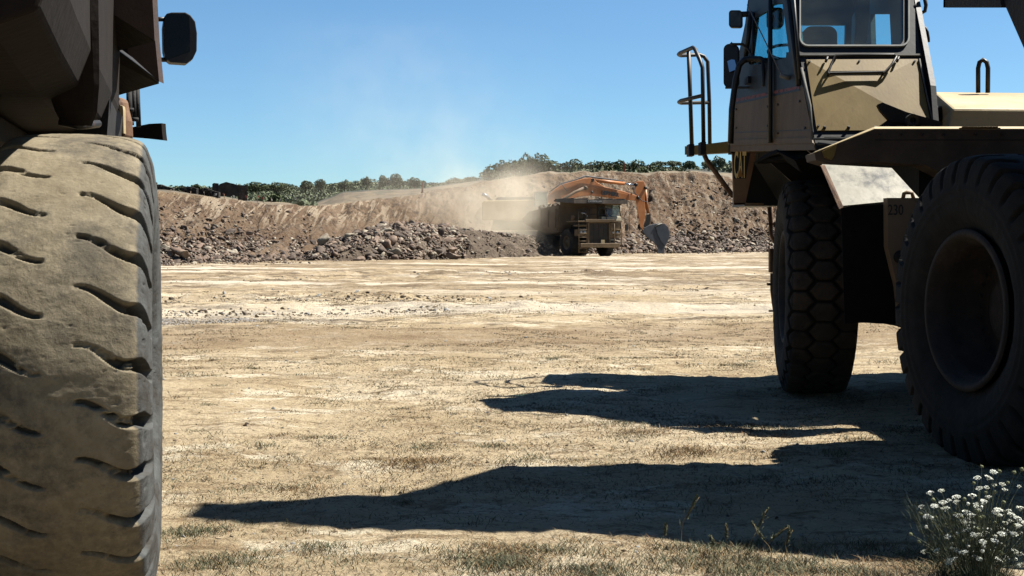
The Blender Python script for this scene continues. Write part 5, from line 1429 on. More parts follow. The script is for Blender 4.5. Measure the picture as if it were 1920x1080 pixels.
M_tapew = nmat('white_tape', [(.7, .68, .62), (.8, .78, .72)], 3); M_taper = nmat('red_tape', [(.5, .12, .08), (.6, .18, .1)], 3)
stk = [(320, 358, 1), (336, 360, 0), (357, 361, 1), (382, 363, 0), (402, 365, 0), (420, 366, 1), (436, 368, 0), (463, 370, 1), (482, 371, 2), (494, 372, 1), (508, 373, 1), (526, 374, 0), (555, 373, 0), (589, 369, 0), (620, 364, 1), (647, 360, 0),
       (716, 358, 0), (739, 357, 0), (759, 354, 0), (779, 352, 1), (938, 329, 0), (958, 326, 0), (975, 323, 0), (1006, 322, 0), (1031, 317, 0), (1051, 316, 0), (1070, 315, 0), (1096, 313, 0), (1128, 314, 0), (1147, 312, 0), (1177, 314, 0), (1197, 315, 0), (1215, 313, 0), (1240, 316, 0), (1256, 317, 0)]
ORD = 'first second third fourth fifth sixth seventh eighth ninth tenth eleventh twelfth thirteenth fourteenth fifteenth sixteenth seventeenth eighteenth nineteenth twentieth'.split()
def stake_label(i, kd, red):
    side, k = ('left hand', i) if i < 20 else ('right hand', i - 20)
    return f"thin survey stake with {'red' if red else 'white'} tape, {ORD[k]} from the left along the {side} lip"
for i, (px, py, kd) in enumerate(stk):
    d = 172. + (i % 3) if 560 < px < 800 else float(tbi(px, 3)) + 1.5 + (i % 3) * .6
    s = d / F_PX
    top = V(px, py - 2.5, d); zb = (top.z - .75) if 560 < px < 800 else min(max(float(lip_h(px)) - .3, top.z - 1.3), top.z - .5)
    st_o = root('survey_stake', (top.x, d, zb), stake_label(i, kd, kd == 2 or (kd == 1 and i % 2)), 'stake', 'taped survey stakes along the quarry lip')
    h = MB(); h.tube([(top.x, d, zb), (top.x + .03, d, top.z)], .022, 4); h.build('stick', M_rust if kd else M_stone, st_o)
    rr = np.random.RandomState(i); dx = rr.uniform(-.16, .16); dz = rr.uniform(-.12, .10)
    h = MB(); h.hexa([Vector((top.x, d, top.z)), Vector((top.x + dx, d + .05, top.z + dz)), Vector((top.x + dx * 1.1, d + .05, top.z + dz - .13)), Vector((top.x, d, top.z - .16))], [Vector((top.x, d + .02, top.z)), Vector((top.x + dx, d + .07, top.z + dz)), Vector((top.x + dx * 1.1, d + .07, top.z + dz - .13)), Vector((top.x, d + .02, top.z - .16))])
    h.build('tape', M_taper if kd == 2 or (kd == 1 and i % 2) else M_tapew, st_o)

# ================================================================== TREES AND SCRUB
def leaf_mat(name, a, b, c, sc=.9):
    return nmat(name, [a, b, c], sc, detail=3, rough=.8, spec=.15, bump=0)
M_leaf1 = leaf_mat('dark_evergreen_leaves', (.045, .058, .026), (.080, .100, .045), (.14, .155, .075))
M_leaf2 = leaf_mat('grey_green_leaves', (.07, .085, .05), (.115, .135, .078), (.18, .195, .12))
M_bark = nmat('grey_bark', [(.05, .04, .03), (.10, .08, .06)], 4)
def leaf_cloud(lobes, n, size, r):
    """small random leaf faces filling a set of ellipsoid lobes; lobes: (cx,cy,cz,rx,ry,rz)"""
    lobes = np.array(lobes); vol = (lobes[:, 3] * lobes[:, 4] * lobes[:, 5]) ** .67
    k = r.choice(len(lobes), n, p=vol / vol.sum())
    dirs = r.normal(size=(n, 3)); dirs /= np.linalg.norm(dirs, axis=1)[:, None]
    rad = r.uniform(.55, 1.04, n) ** .6
    rad *= 1 + .16 * vnoise(dirs[:, 0] * 3 + k * 7, dirs[:, 1] * 3, dirs[:, 2] * 3, seed=4)
    c = lobes[k, :3] + dirs * rad[:, None] * lobes[k, 3:]
    u = r.normal(size=(n, 3)); u /= np.linalg.norm(u, axis=1)[:, None]
    w = np.cross(u, r.normal(size=(n, 3))); w /= np.linalg.norm(w, axis=1)[:, None]
    s = size * r.uniform(.6, 1.3, n)[:, None]
    q = np.stack([c - u * s - w * s * .6, c + u * s - w * s * .5, c + u * s * .8 + w * s * .6, c - u * s * .7 + w * s * .7], 1)
    return q.reshape(-1, 3)
def quads(n): return np.arange(n * 4).reshape(n, 4)
def tree(px, pyt, pyb, wpx, d, label, name='tree', cat='tree', mat=None, seed=0, group='dark trees on the plateau'):
    r = np.random.RandomState(seed); s = d / F_PX
    top = V(px, pyt, d); base = V(px, pyb, d); Ht = top.z - base.z; W = wpx * s
    gz = base.z - .6
    ro = root(name, (top.x, d, gz), label, cat, group)
    lob = []
    nl = max(4, int(W / .9))
    for k in range(nl):
        u = (k + .5) / nl * 2 - 1 + r.uniform(-.1, .1)
        hh = Ht * (.98 - .42 * abs(u) ** 2.0) * r.uniform(.82, 1.16)
        rx = W / nl * r.uniform(.65, 1.5); rz = hh * r.uniform(.30, .42)
        lob.append((u * W * .43, r.uniform(-.25, .25) * W * .5, .6 + hh - rz, rx, rx * 1.1, rz))
        lob.append((u * W * .42, r.uniform(-.3, .3) * W * .5, .5 + hh * .30, rx * 1.1, rx * 1.2, hh * .42))
    q = leaf_cloud(lob, int(700 + 520 * W * Ht / 3), .085 + .010 * Ht, r)
    # drooping, uneven skirt and core
    core = []
    me = mesh_np('crown', q, quads(len(q) // 4), mat or M_leaf1)
    link(bpy.data.objects.new('crown', me), ro)
    h = MB(); h.tube([(0, 0, 0), (.05, 0, Ht * .35), (-.05, 0, Ht * .7)], .05 + .03 * Ht, 7, r2=.04)
    for k in range(5):
        a = r.uniform(0, 6.28); h.tube([(0, 0, Ht * (.2 + .08 * k)), (math.cos(a) * W * .18, math.sin(a) * W * .18, Ht * (.4 + .08 * k)), (math.cos(a) * W * .32, math.sin(a) * W * .3, Ht * (.55 + .07 * k))], .05, 5, r2=.015)
    h.build('trunk', M_bark, ro, 'l')
    return ro
GR = 'dark trees on the plateau'
trees = [
 (918, 316, 337, 34, 158, 'low rounded tree fading into the dust at the left foot of the grove', M_leaf2),
 (938, 299, 335, 42, 160, 'broad grey green tree on the dusty left shoulder of the grove', M_leaf2),
 (966, 293, 334, 48, 160, 'wide tree in the middle of the tallest grove', M_leaf1),
 (990, 289, 333, 46, 161, 'tree just left of the grove highest crown', M_leaf1),
 (1014, 287, 331, 52, 160, 'highest crown of the grove above the excavator boom', M_leaf1),
 (1031, 302, 328, 24, 160, 'smaller tree closing the right end of the grove', M_leaf1),
 (1048, 309, 324, 28, 165, 'thin grey bush in the gap right of the grove', M_leaf2),
 (1073, 299, 322, 46, 165, 'wide flat topped tree first in the row right of the grove', M_leaf1),
 (1099, 306, 323, 30, 165, 'dip shaped low tree between two wider crowns of the row', M_leaf1),
 (1124, 297.5, 322, 48, 165, 'broad domed tree left of the orange marker post', M_leaf1),
 (1152, 305, 322, 30, 166, 'low tree just behind the left side of the orange marker post', M_leaf1),
 (1164, 301, 321, 26, 167, 'dark tree directly behind the orange marker post', M_leaf1),
 (1193, 301, 324, 46, 165, 'domed tree right of the orange marker post', M_leaf1),
 (1222, 308, 325, 44, 160, 'long low dark tree near the lip of the right hand face', M_leaf1),
 (1253, 309, 326, 46, 158, 'last dark spreading tree before the shaded truck platform', M_leaf1),
 (1262, 301, 309, 30, 220, 'pale distant tree behind the last spreading tree', M_leaf2),
 (1236, 302, 309, 22, 220, 'small distant tree left of the pale distant one', M_leaf2),
 (1293, 301.5, 313, 24, 200, 'single round dark bush on the pale field', M_leaf1),
 (1328, 299, 310, 20, 230, 'distant bush seen under the truck platform', M_leaf2),
 (1348, 293, 312, 26, 225, 'taller distant tree beside the truck platform strut', M_leaf2),
 (742, 327, 345, 24, 230, 'tallest round tree on the left wooded ridge', M_leaf2),
 (719, 328.5, 345, 18, 230, 'round tree just left of the tallest one on the ridge', M_leaf2),
 (688, 331, 345, 12, 230, 'thin scraggy tree on the ridge with gaps in its crown', M_leaf2),
 (601, 336, 352, 18, 215, 'round tree at the middle of the left ridge', M_leaf2),
 (574, 337, 352, 22, 215, 'round topped tree above the left scrub', M_leaf2),
 (646, 338, 352, 24, 215, 'wide low tree between the middle and the thin tree of the ridge', M_leaf2),
 (480, 339, 356, 40, 180, 'dark spreading bush right behind the stone ruin', M_leaf1),
 (519, 341, 356, 40, 180, 'broad dark bush right of the one behind the ruin', M_leaf1),
 (368, 345, 354, 16, 175, 'small bush on the skyline left of the ruin', M_leaf1),
 (340, 349, 355, 20, 175, 'small grey bush between the dark walls on the skyline', M_leaf2),
 (515, 364, 378, 26, 104, 'small green bush at the lip below the left ridge', M_leaf1),
 (778, 333, 346, 30, 225, 'grey tree thinning out towards the dust on the left ridge', M_leaf2),
 (855, 333, 343, 30, 190, 'hazy bush behind the left side of the dust', M_leaf2),
 (884, 331, 341, 26, 190, 'hazy bush right of the other bush behind the dust', M_leaf2),
 (814, 342, 350, 36, 200, 'low hazy bush beside the left marker post', M_leaf2),
]
for i, (px, yt, yb, w, d, lab, mt) in enumerate(trees):
    tree(px, yt, yb, w, d, lab, mat=mt, seed=200 + i, name='tree' if 'bush' not in lab else 'bush', cat='tree' if 'bush' not in lab else 'bush')
def scrub():
    r = np.random.RandomState(9); allq = []
    def blob(px, d, hz, w):
        x = (px - 960) / F_PX * d
        hh = w * r.uniform(.5, .8)
        allq.append(leaf_cloud([(x, d, hz + hh * .35, w, w, hh)], int(34 + 22 * w), .16 + .05 * w, r))
    for k in range(1500):
        px = r.uniform(280, 860); q = r.rand() ** .7; d = 175 + 90 * q
        h2 = H_CAM + (443 - float(tbi(px, 4))) / F_PX * 175; h3 = H_CAM + (443 - float(tbi(px, 5))) / F_PX * 265
        hz = h2 + (h3 - h2) * q ** 1.2 - 1.2 * math.sin(q * math.pi)
        if px > 610 and px < 800 and q < .35: continue
        blob(px, d, hz, r.uniform(.4, 1.2))
    for k in range(420):
        px = r.uniform(1030, 1480); q = r.rand() ** .8; d = 175 + 90 * q
        h2 = H_CAM + (443 - float(tbi(px, 4))) / F_PX * 175; h3 = H_CAM + (443 - float(tbi(px, 5))) / F_PX * 265
        hz = h2 + (h3 - h2) * q ** 1.2 - 1.2 * math.sin(q * math.pi)
        blob(px, d, hz, r.uniform(.35, 1.0))
    for k in range(60):
        px = r.uniform(465, 590); d = r.uniform(118, 160); blob(px, d, terrain_z_at(px, d), r.uniform(.5, 1.1))
    for k in range(150):
        px = r.uniform(1035, 1290); d = r.uniform(150, 164); blob(px, d, terrain_z_at(px, d) - .1, r.uniform(.4, 1.05))
    return np.concatenate(allq)
q = scrub()
tag(link(bpy.data.objects.new('scrub', mesh_np('scrub', q, quads(len(q) // 4), M_leaf2))), 'grey green scrub covering the hills behind the quarry', 'scrub', kind='stuff')
# ================================================================== GRASS, STRAW, CLODS
def blades(cx, cy, hgt, lean, wid, r, n):
    """n thin blades (two-segment) around (cx,cy); arrays"""
    a = r.uniform(0, 2 * np.pi, n); l = lean * r.uniform(.3, 1.2, n); h = hgt * r.uniform(.5, 1.2, n)
    z0 = ground_z(cx, cy)
    p0 = np.stack([cx, cy, z0 - .005], -1)
    dirv = np.stack([np.cos(a), np.sin(a), np.zeros(n)], -1)
    p1 = p0 + dirv * (l * .4)[:, None] + np.stack([np.zeros(n), np.zeros(n), h * .65], -1)
    p2 = p0 + dirv * l[:, None] + np.stack([np.zeros(n), np.zeros(n), h], -1)
    b = r.uniform(0, 2 * np.pi, n); sd = np.stack([np.cos(b), np.sin(b) * .5, np.zeros(n)], -1) * wid[:, None]
    V_ = np.stack([p0 - sd, p0 + sd, p1 + sd * .8, p1 - sd * .8, p2], 1)
    base = (np.arange(n) * 5)[:, None]
    F1 = np.concatenate([base + np.array([[0, 1, 2]]), base + np.array([[0, 2, 3]]), base + np.array([[3, 2, 4]])], 0)
    return V_.reshape(-1, 3), F1
def tuft_field(name, mats, label, cat, clumps, seed, wts):
    """clumps: list (x, y, radius, height, lean, count)"""
    r = np.random.RandomState(seed)
    X, Y, Hh, L_, W = [], [], [], [], []
    for (x, y, rad, h, le, n) in clumps:
        X.append(x + r.normal(0, rad, n)); Y.append(y + r.normal(0, rad * 1.0, n)); Hh.append(np.full(n, h)); L_.append(np.full(n, le)); W.append(np.full(n, .0010 + .00016 * y))
    X = np.concatenate(X); Y = np.concatenate(Y); Hh = np.concatenate(Hh); L_ = np.concatenate(L_); W = np.concatenate(W)
    v, f = blades(X, Y, Hh, L_, W, r, len(X))
    n = len(X); mk = r.choice(len(mats), n, p=np.array(wts) / sum(wts)); mi = np.concatenate([mk, mk, mk])
    o = link(bpy.data.objects.new(name, mesh_np(name, v, f, None, False, mats=mats, midx=mi)))
    return tag(o, label, cat, kind='stuff')
G1 = nmat('grey_green_blades', [(.075, .085, .040), (.15, .16, .085)], 6, rough=.8)
G2 = nmat('straw_blades', [(.25, .17, .075), (.40, .29, .14)], 6, rough=.8)
G3 = nmat('rusty_straw_blades', [(.26, .13, .045), (.34, .19, .075)], 6, rough=.8)
G4 = nmat('dark_dead_blades', [(.06, .042, .026), (.12, .085, .05)], 6, rough=.9)
r = np.random.RandomState(5)
def rx(px, d): return (px - 960) / F_PX * d
cl = []
for k in range(150):
    py = 443 + 3894 / r.uniform(6.2, 17); d = 3894 / (py - 443); px = r.uniform(250, 1920)
    cl.append((rx(px, d), d, r.uniform(.04, .16), r.uniform(.015, .04), r.uniform(.03, .08), r.randint(20, 90)))
for px, py, n in ((220 + 150, 1005, 500), (790, 840, 220), (930, 838, 220), (960, 870, 120), (1000, 862, 160), (1160, 798, 160), (1190, 830, 140), (1430, 805, 160), (545, 915, 200), (320, 905, 100), (600, 1045, 300), (420, 1065, 350), (330, 1015, 300), (450, 925, 120), (520, 862, 80), (125 + 250, 1068, 200)):
    d = 3894 / (py - 443); cl.append((rx(px, d), d, .09, .03, .05, n))
for k in range(95):
    px = r.uniform(880, 1780); py = r.uniform(1035, 1110); d = 3894 / (py - 443); cl.append((rx(px, d), d, .07, .035, .05, r.randint(60, 190)))
for k in range(30):
    px = r.uniform(300, 900); py = r.uniform(1050, 1110); d = 3894 / (py - 443); cl.append((rx(px, d), d, .08, .03, .05, r.randint(30, 110)))
tuft_field('green_grass', [G1, G4, G2], 'low grey green weeds dotted over the dry ground', 'grass', cl, 11, (6, 1.4, 1))
cl = []
for k in range(420):
    d = 6.2 * (22 / 6.2) ** r.rand(); px = r.uniform(200, 1920)
    cl.append((rx(px, d), d, r.uniform(.08, .4), r.uniform(.006, .018), r.uniform(.05, .13), r.randint(30, 130)))
for px, py, n, h in ((770, 875, 700, .04), (700, 880, 250, .03), (1290, 855, 600, .045), (1200, 815, 500, .03), (1100, 800, 300, .02), (560, 925, 420, .03), (930, 800, 250, .02), (1330, 800, 250, .03), (1420, 815, 250, .03), (1690, 820, 160, .02)):
    d = 3894 / (py - 443); cl.append((rx(px, d), d, .14, h, .08, n))
for k in range(60):
    px = r.uniform(880, 1900); py = r.uniform(1030, 1110); d = 3894 / (py - 443); cl.append((rx(px, d), d, .10, .03, .09, r.randint(50, 130)))
tuft_field('dry_grass', [G2, G3, G4], 'flattened dry straw scattered over the bare ground', 'dry grass', cl, 12, (5, 2.2, 3.2))
cl = []
for k in range(4600):
    d = 7.5 * (34 / 7.5) ** (r.rand() ** .8); px = r.uniform(200, 1920); x = rx(px, d)
    if float(vnoise(x * .35, d * .25, seed=101)) + float(vnoise(x * 1.1, d * .8, seed=102)) * .5 < -.25: continue
    cl.append((x, d, r.uniform(.03, .20), r.uniform(.010, .030), r.uniform(.03, .09), r.randint(12, 44)))
tuft_field('dead_weeds', [G4, G2, G3, G1], 'small dead brown weeds and roots scattered across the yard', 'dead weeds', cl, 13, (6, 2.4, 1.1, 1.6))
# flat lying litter, more of it further out
n = 120000
d = 6.0 * (42 / 6.0) ** r.rand(n) ; px = r.uniform(150, 1930, n); X = (px - 960) / F_PX * d
keep = vnoise(X * .9, d * .55, seed=71) + .5 * vnoise(X * 3, d * 2, seed=72) > -.12
X = X[keep]; Y = d[keep]; n = len(X)
v, f = blades(X, Y, np.full(n, .008), np.full(n, .10), .0010 + .00018 * Y, r, n)
mk = r.choice(3, n, p=(.34, .14, .52)); mi = np.concatenate([mk] * 3)
tag(link(bpy.data.objects.new('straw_litter', mesh_np('straw_litter', v, f, None, False, mats=[G2, G3, G4], midx=mi))), 'fine trodden straw and stalk litter on the yard', 'straw', kind='stuff')
# clods and pebbles
def clods():
    r = np.random.RandomState(44); pts, sz = [], []
    for k in range(3400):
        d = 6.2 * (60 / 6.2) ** r.rand(); px = r.uniform(200, 1920); x = rx(px, d)
        pts.append((x, d, float(ground_z(x, d)))); sz.append(min(np.exp(r.normal(-4.9, .5)) * (1 + d * .04), .008 + .0016 * d))
    for (y0, px0, px1, cnt) in ((3894 / 121, 480, 1000, 520), (3894 / 121.5, 300, 440, 50), (3894 / 145, 290, 840, 380), (3894 / 100, 1050, 1330, 100), (3894 / 68, 900, 1250, 120), (3894 / 85, 320, 620, 80), (3894 / 72, 560, 900, 80)):
        for k in range(cnt):
            px = r.uniform(px0, px1); d = y0 + (px - px0) / (px1 - px0) * .04 * y0 + r.normal(0, .3 + .012 * y0); x = rx(px, d)
            pts.append((x, d, float(ground_z(x, d)) + .01)); sz.append(np.exp(r.normal(-3.55, .5)))
    for k in range(1300):   # gravel strip
        px = r.uniform(285, 560); d = 25.2 + .16 * rx(px, 25) + r.normal(0, .6); x = rx(px, d)
        pts.append((x, d, float(ground_z(x, d)))); sz.append(np.exp(r.normal(-4.0, .3)))
    return np.array(pts), np.array(sz)
cp_, cs_ = clods()
M_clod = nmat('dry_earth_clod', [(.22, .165, .10), (.33, .26, .17)], 5); M_grav = nmat('grey_gravel', [(.25, .24, .22), (.4, .39, .36)], 5)
o = rock_field('clods', cp_, cs_, [M_clod, M_heap, M_grav], 78, (5, 1.6, 2))
tag(o, 'small earth clods and pebbles strewn over the yard', 'clods', kind='stuff')

# ================================================================== TALL DRY STALKS
def stalk(px, py, hpx, lean, seed, label):
    d = 3894 / (py - 443); s = d / F_PX; x = rx(px, d); z = float(ground_z(x, d)); r = np.random.RandomState(seed)
    ro = root('dry_stalk', (x, d, z), label, 'dry weed', 'dry weed stalks rising from the grass edge')
    h = MB(); H_ = hpx * s
    pts = [Vector((lean * H_ * t ** 1.4 + .01 * math.sin(7 * t + seed), .02 * math.sin(5 * t), H_ * t)) for t in np.linspace(0, 1, 7)]
    h.tube(pts, .0019, 4, r2=.0010); h.build('stem', G2, ro, 'l')
    for k in range(r.randint(3, 6)):
        i = r.randint(2, 6); a = r.uniform(-1, 1); b = MB(); L_ = H_ * r.uniform(.12, .3)
        b.tube([pts[i], pts[i] + Vector((a * L_ * .5, r.uniform(-.3, .3) * L_, L_ * .5)), pts[i] + Vector((a * L_, r.uniform(-.3, .3) * L_, L_ * .8))], .0012, 4, r2=.0006); b.build('side_twig', G1, ro, 'l')
    hd = MB()
    for k in range(10):
        t = 1 - .045 * k; p = Vector((lean * H_ * t ** 1.4, 0, H_ * t)); pr = RV[k % 14] * .0030
        hd.add([Vector(q) + p + Vector(r.normal(0, .004, 3)) for q in pr], [tuple(t_) for t_ in IF])
    hd.build('seed_head', G1, ro, 'l')
stalk(1275, 1040, 100, .34, 1, 'long thin stalk leaning right in the shadow edge, left of the branching weed')
stalk(1248, 1045, 50, .05, 2, 'short bent stalk at the left of the stalk group')
stalk(1366, 1052, 62, -.03, 3, 'bare upright single stalk standing by itself between the two stalk groups')
stalk(1408, 1050, 88, .40, 4, 'tall stalk with seed head arching right in the branching weed')
stalk(1425, 1055, 60, .95, 5, 'pale stalk leaning far right under the arching one')
stalk(1452, 1055, 70, -.55, 6, 'straight pale stalk crossing to the left in the branching weed')
stalk(1478, 1058, 60, .12, 7, 'rightmost dry stalk, beside the tiny white blooms')
stalk(1350, 1052, 40, -.4, 8, 'low curved twig just left of the bare upright stalk')

# ================================================================== WHITE FLOWERING PLANT
fx_d = 5.95
fbase = Vector((rx(1838, fx_d), fx_d, 0)); fbase.z = float(ground_z(fbase.x, fbase.y))
flower = root('wild_flower', fbase, 'white flowering wild carrot plant with many flat flower heads, bottom right corner', 'flowering plant')
M_stem = nmat('pale_green_stem', [(.11, .13, .07), (.20, .22, .12)], 9)
M_petal = nmat('white_petals', [(.34, .36, .24), (.66, .68, .58), (.85, .86, .80)], 40, rough=.7)
M_bud = nmat('green_seed_ball', [(.15, .17, .08), (.28, .30, .15)], 30, rough=.9)
M_fern = nmat('dark_fine_foliage', [(.045, .06, .03), (.10, .12, .06)], 12)
rr = np.random.RandomState(21)
stems = MB(); heads = []
S_ = fx_d / F_PX
fixed = [(1744, 924), (1765, 920), (1793, 932), (1727, 950), (1768, 942), (1841, 875, 1), (1863, 885), (1874, 884, 1), (1902, 886, 1), (1916, 880, 1), (1832, 896), (1854, 895), (1826, 906, 1), (1864, 909), (1880, 908), (1890, 905, 1), (1911, 912), (1836, 916), (1850, 914), (1884, 918), (1848, 924, 1), (1823, 929), (1853, 932), (1866, 923, 1), (1779, 938), (1808, 936, 1), (1793, 941), (1845, 940), (1832, 945), (1882, 942, 1), (1752, 949), (1750, 937, 1), (1708, 1002, 1), (1723, 1016, 1), (1732, 1034), (1757, 1032), (1726, 963, 1), (1738, 968), (1812, 960), (1821, 966), (1791, 964, 1), (1803, 970, 1), (1755, 970, 1)]
spots = [(q[0], q[1], q[2] if len(q) > 2 else 0) for q in fixed]
while len(spots) < 150:
    x = rr.normal(1850, 62); y = rr.uniform(945, 1062)
    if x < 1735 or x > 1985: continue
    if y > 1000 and x < 1770: continue
    spots.append((x, y, 1 if rr.rand() < .34 else 0))
def umbel(c, R_, ax, kind, r):
    vs, fs = [], []
    ax = ax.normalized(); u = ax.orthogonal().normalized(); w = ax.cross(u)
    if kind == 0:
        n = 46
        for k in range(n):
            rad = R_ * math.sqrt((k + .5) / n); a = 2.4 * k
            p = c + (u * math.cos(a) + w * math.sin(a)) * rad + ax * (.006 * (1 - (rad / R_) ** 2) + r.normal(0, .0012))
            s = R_ * .15
            t1 = Vector(r.normal(0, 1, 3)).normalized(); t1 = (t1 + ax * .2).normalized(); q1 = t1.cross(ax).normalized() * s; q2 = ax.cross(q1).normalized() * s + ax * r.normal(0, .0015)
            i = len(vs); vs += [p - q1, p - q2, p + q1, p + q2]; fs.append((i, i + 1, i + 2, i + 3))
        for k in range(9):
            a = 2 * math.pi * k / 9; p = c + (u * math.cos(a) + w * math.sin(a)) * R_ * .8; b0 = c - ax * R_ * .8; i = len(vs)
            sd = ax.cross(p - c).normalized() * .0007; vs += [b0 - sd, b0 + sd, p + sd, p - sd]; fs.append((i, i + 1, i + 2, i + 3))
    else:
        p = IV * 1.0
        i = len(vs)
        for q in p:
            k = R_ * .62 * (1 + r.normal(0, .10)); vs.append(c + Vector(q) * k)
        fs += [tuple(int(t) + i for t in t_) for t_ in IF]
        for k in range(14):
            dr = Vector(r.normal(0, 1, 3)).normalized(); a0 = c + dr * R_ * .5; a1 = c + dr * R_ * .95 + ax * R_ * .2; sd = dr.orthogonal().normalized() * .001; i = len(vs)
            vs += [a0 - sd, a0 + sd, a1]; fs.append((i, i + 1, i + 2))
    return vs, fs
extra_v, extra_f = [], []
for i, (px, py, kd) in enumerate(spots):
    top = V(px, py, fx_d + rr.uniform(-.14, .14))
    bs = fbase + Vector(((top.x - fbase.x) * .22 + rr.normal(0, .015), rr.normal(0, .03), 0))
    dx = top - bs
    mid_ = bs + dx * .55 + Vector((-(top.x - fbase.x) * .12 + rr.normal(0, .010), rr.normal(0, .01), .03))
    pts = []
    for t in np.linspace(0, 1, 7):
        pts.append(bs * (1 - t) ** 2 + mid_ * (2 * t * (1 - t)) + top * t * t)
    stems.tube(pts, .0021, 4, caps=False, r2=.0012)
    ax = (pts[-1] - pts[-2]).normalized() * .5 + Vector((rr.normal(0, .18), rr.normal(-.1, .18), .8))
    R_ = rr.uniform(.012, .021) if kd == 0 else rr.uniform(.011, .015)
    vs, fs = umbel(top, R_, ax, kd, rr)
    if i < 95:
        m = MB(); m.add(vs, fs, kd == 1); m.build('seed_head' if kd else 'flower_head', M_bud if kd else M_petal, flower)
    else:
        n0 = len(extra_v); extra_v += vs; extra_f += [tuple(a + n0 for a in f_) for f_ in fs]
m = MB(); m.add(extra_v, extra_f); tag(m.build('lower_flower_heads', M_petal, flower), kind='stuff')
tag(stems.build('stems', M_stem, flower), kind='stuff')
# fine dark foliage
q = []
N_ = 5200
a = rr.uniform(-1, 1, N_); hh = rr.rand(N_) ** 1.5 * .34
cx = fbase.x + a * (.13 + hh * .55) ; cy = fbase.y + rr.normal(0, .08, N_)
c = np.stack([cx, cy, hh + .0], -1)
dirs = np.stack([a * .5 + rr.normal(0, .25, N_), rr.normal(0, .2, N_), np.ones(N_)], -1); dirs /= np.linalg.norm(dirs, axis=1)[:, None]
sd = np.cross(dirs, rr.normal(size=(N_, 3))); sd /= np.linalg.norm(sd, axis=1)[:, None]
L_ = rr.uniform(.02, .055, N_)[:, None]; w_ = .0011
q = np.stack([c - sd * w_, c + sd * w_, c + dirs * L_ + sd * w_ * .4, c + dirs * L_ - sd * w_ * .4], 1).reshape(-1, 3) - np.array(fbase)
tag(link(bpy.data.objects.new('foliage', mesh_np('foliage', q, quads(N_), M_fern)), flower), kind='stuff')

# ================================================================== DUST CLOUD
def dust():
    m = bpy.data.materials.new('airborne_tan_dust'); m.use_nodes = True
    t = m.node_tree; N = t.nodes; L = t.links
    N.remove(N['Principled BSDF'])
    pv = N.new('ShaderNodeVolumePrincipled'); pv.inputs['Color'].default_value = (.91, .82, .66, 1); pv.inputs['Anisotropy'].default_value = .25
    tc = N.new('ShaderNodeTexCoord')
    nz = N.new('ShaderNodeTexNoise'); nz.inputs['Scale'].default_value = .28; nz.inputs['Detail'].default_value = 5; nz.inputs['Roughness'].default_value = .6
    L.new(tc.outputs['Object'], nz.inputs['Vector'])
    mr = N.new('ShaderNodeMapRange'); mr.inputs[1].default_value = .36; mr.inputs[2].default_value = .68; mr.inputs[3].default_value = .05; mr.inputs[4].default_value = 1.6
    L.new(nz.outputs['Fac'], mr.inputs[0])
    acc = None
    for (c, rad, den) in blobs:
        sub = N.new('ShaderNodeVectorMath'); sub.operation = 'SUBTRACT'; sub.inputs[1].default_value = c
        L.new(tc.outputs['Object'], sub.inputs[0])
        dv_ = N.new('ShaderNodeVectorMath'); dv_.operation = 'DIVIDE'; dv_.inputs[1].default_value = rad; L.new(sub.outputs[0], dv_.inputs[0])
        dt = N.new('ShaderNodeVectorMath'); dt.operation = 'DOT_PRODUCT'; L.new(dv_.outputs[0], dt.inputs[0]); L.new(dv_.outputs[0], dt.inputs[1])
        ng = N.new('ShaderNodeMath'); ng.operation = 'MULTIPLY'; ng.inputs[1].default_value = -1; L.new(dt.outputs['Value'], ng.inputs[0])
        ex = N.new('ShaderNodeMath'); ex.operation = 'EXPONENT'; L.new(ng.outputs[0], ex.inputs[0])
        ml = N.new('ShaderNodeMath'); ml.operation = 'MULTIPLY_ADD'; ml.inputs[1].default_value = den; L.new(ex.outputs[0], ml.inputs[0])
        if acc is None: ml.inputs[2].default_value = 0
        else: L.new(acc, ml.inputs[2])
        acc = ml.outputs[0]
    fin = N.new('ShaderNodeMath'); fin.operation = 'MULTIPLY'; L.new(acc, fin.inputs[0]); L.new(mr.outputs[0], fin.inputs[1])
    L.new(fin.outputs[0], pv.inputs['Density'])
    L.new(pv.outputs[0], N['Material Output'].inputs['Volume'])
    return m
def dp(px, py, d): return tuple(V(px, py, d))
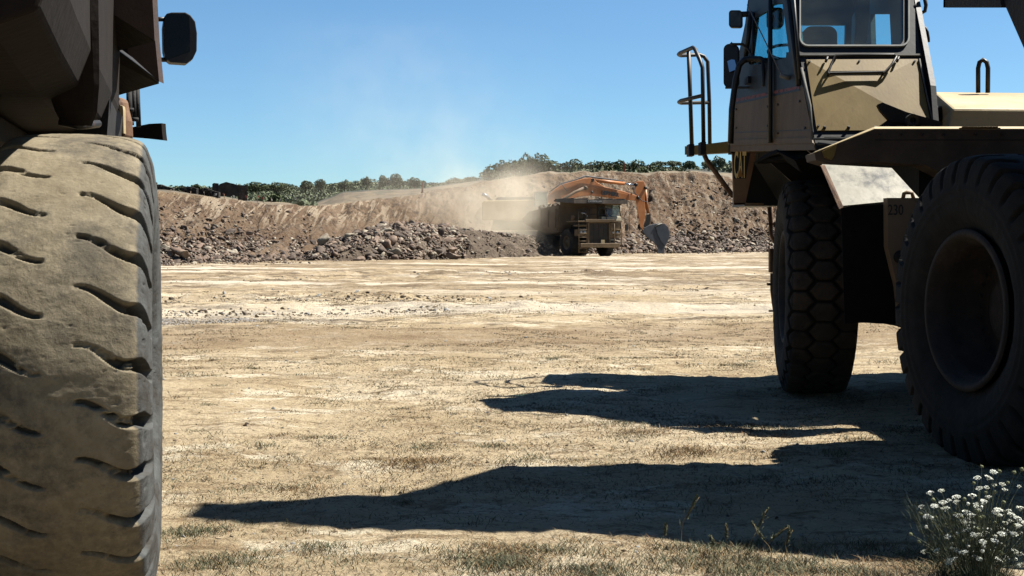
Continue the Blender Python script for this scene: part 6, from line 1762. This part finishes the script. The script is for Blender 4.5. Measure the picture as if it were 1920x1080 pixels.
blobs = [
 (dp(945, 440, 105), (2.6, 3.0, 1.9), .20),
 (dp(985, 405, 107), (2.0, 2.6, 1.6), .12),
 (dp(925, 385, 108), (3.6, 3.5, 2.2), .035),
 (dp(880, 370, 110), (3.0, 4.0, 1.9), .05),
 (dp(960, 345, 110), (2.2, 3.5, 1.4), .07),
 (dp(900, 420, 112), (6.5, 6.0, 3.6), .016),
 (dp(850, 330, 112), (8.0, 6.0, 4.5), .012),
 (dp(770, 230, 112), (9.0, 6.0, 6.5), .0065),
 (dp(680, 130, 112), (6.5, 6.0, 5.0), .004)]
c0, c1 = V(520, 500, 96), V(1075, 20, 121)
h = MB(); h.box(((c0.x - 3 + c1.x) / 2, 108, 9.6), (c1.x - c0.x + 6, 26, 19.6))
do = h.build('dust_cloud', dust())
tag(do, 'tan dust cloud drifting up from the loading of the distant truck', 'dust', kind='stuff')

# ------------------------------------------------------------------ final tone of soils and paints (base colours stay in the measured range)
for m_ in bpy.data.materials:
    if not m_.use_nodes or m_.name == 'orange_machine_paint': continue
    k0 = .70 if 'leaves' in m_.name else .62 if m_.name in ('dry_dusty_earth', 'dry_earth_clod', 'white_petals', 'yellow_decal') else (.50 if m_.name in ('dark_evergreen_leaves', 'grey_green_leaves', 'straw_blades', 'rusty_straw_blades', 'grey_green_blades', 'dry_grass_land') else .44)
    kr, kb = (.585 / .62, .60 / .62) if m_.name == 'dry_dusty_earth' else (1, 1)
    kg = .585 / .62 if m_.name == 'dry_dusty_earth' else 1
    for nd in m_.node_tree.nodes:
        if nd.type == 'VALTORGB':
            for e_ in nd.color_ramp.elements:
                c_ = e_.color; e_.color = (c_[0] * k0 * kr, c_[1] * k0 * kg, c_[2] * k0 * kb, 1)
        elif nd.type == 'MIX' and nd.data_type == 'RGBA':
            for k_ in (6, 7):
                if not nd.inputs[k_].is_linked:
                    c_ = nd.inputs[k_].default_value; nd.inputs[k_].default_value = (c_[0] * k0 * kr, c_[1] * k0 * kg, c_[2] * k0 * kb, 1)
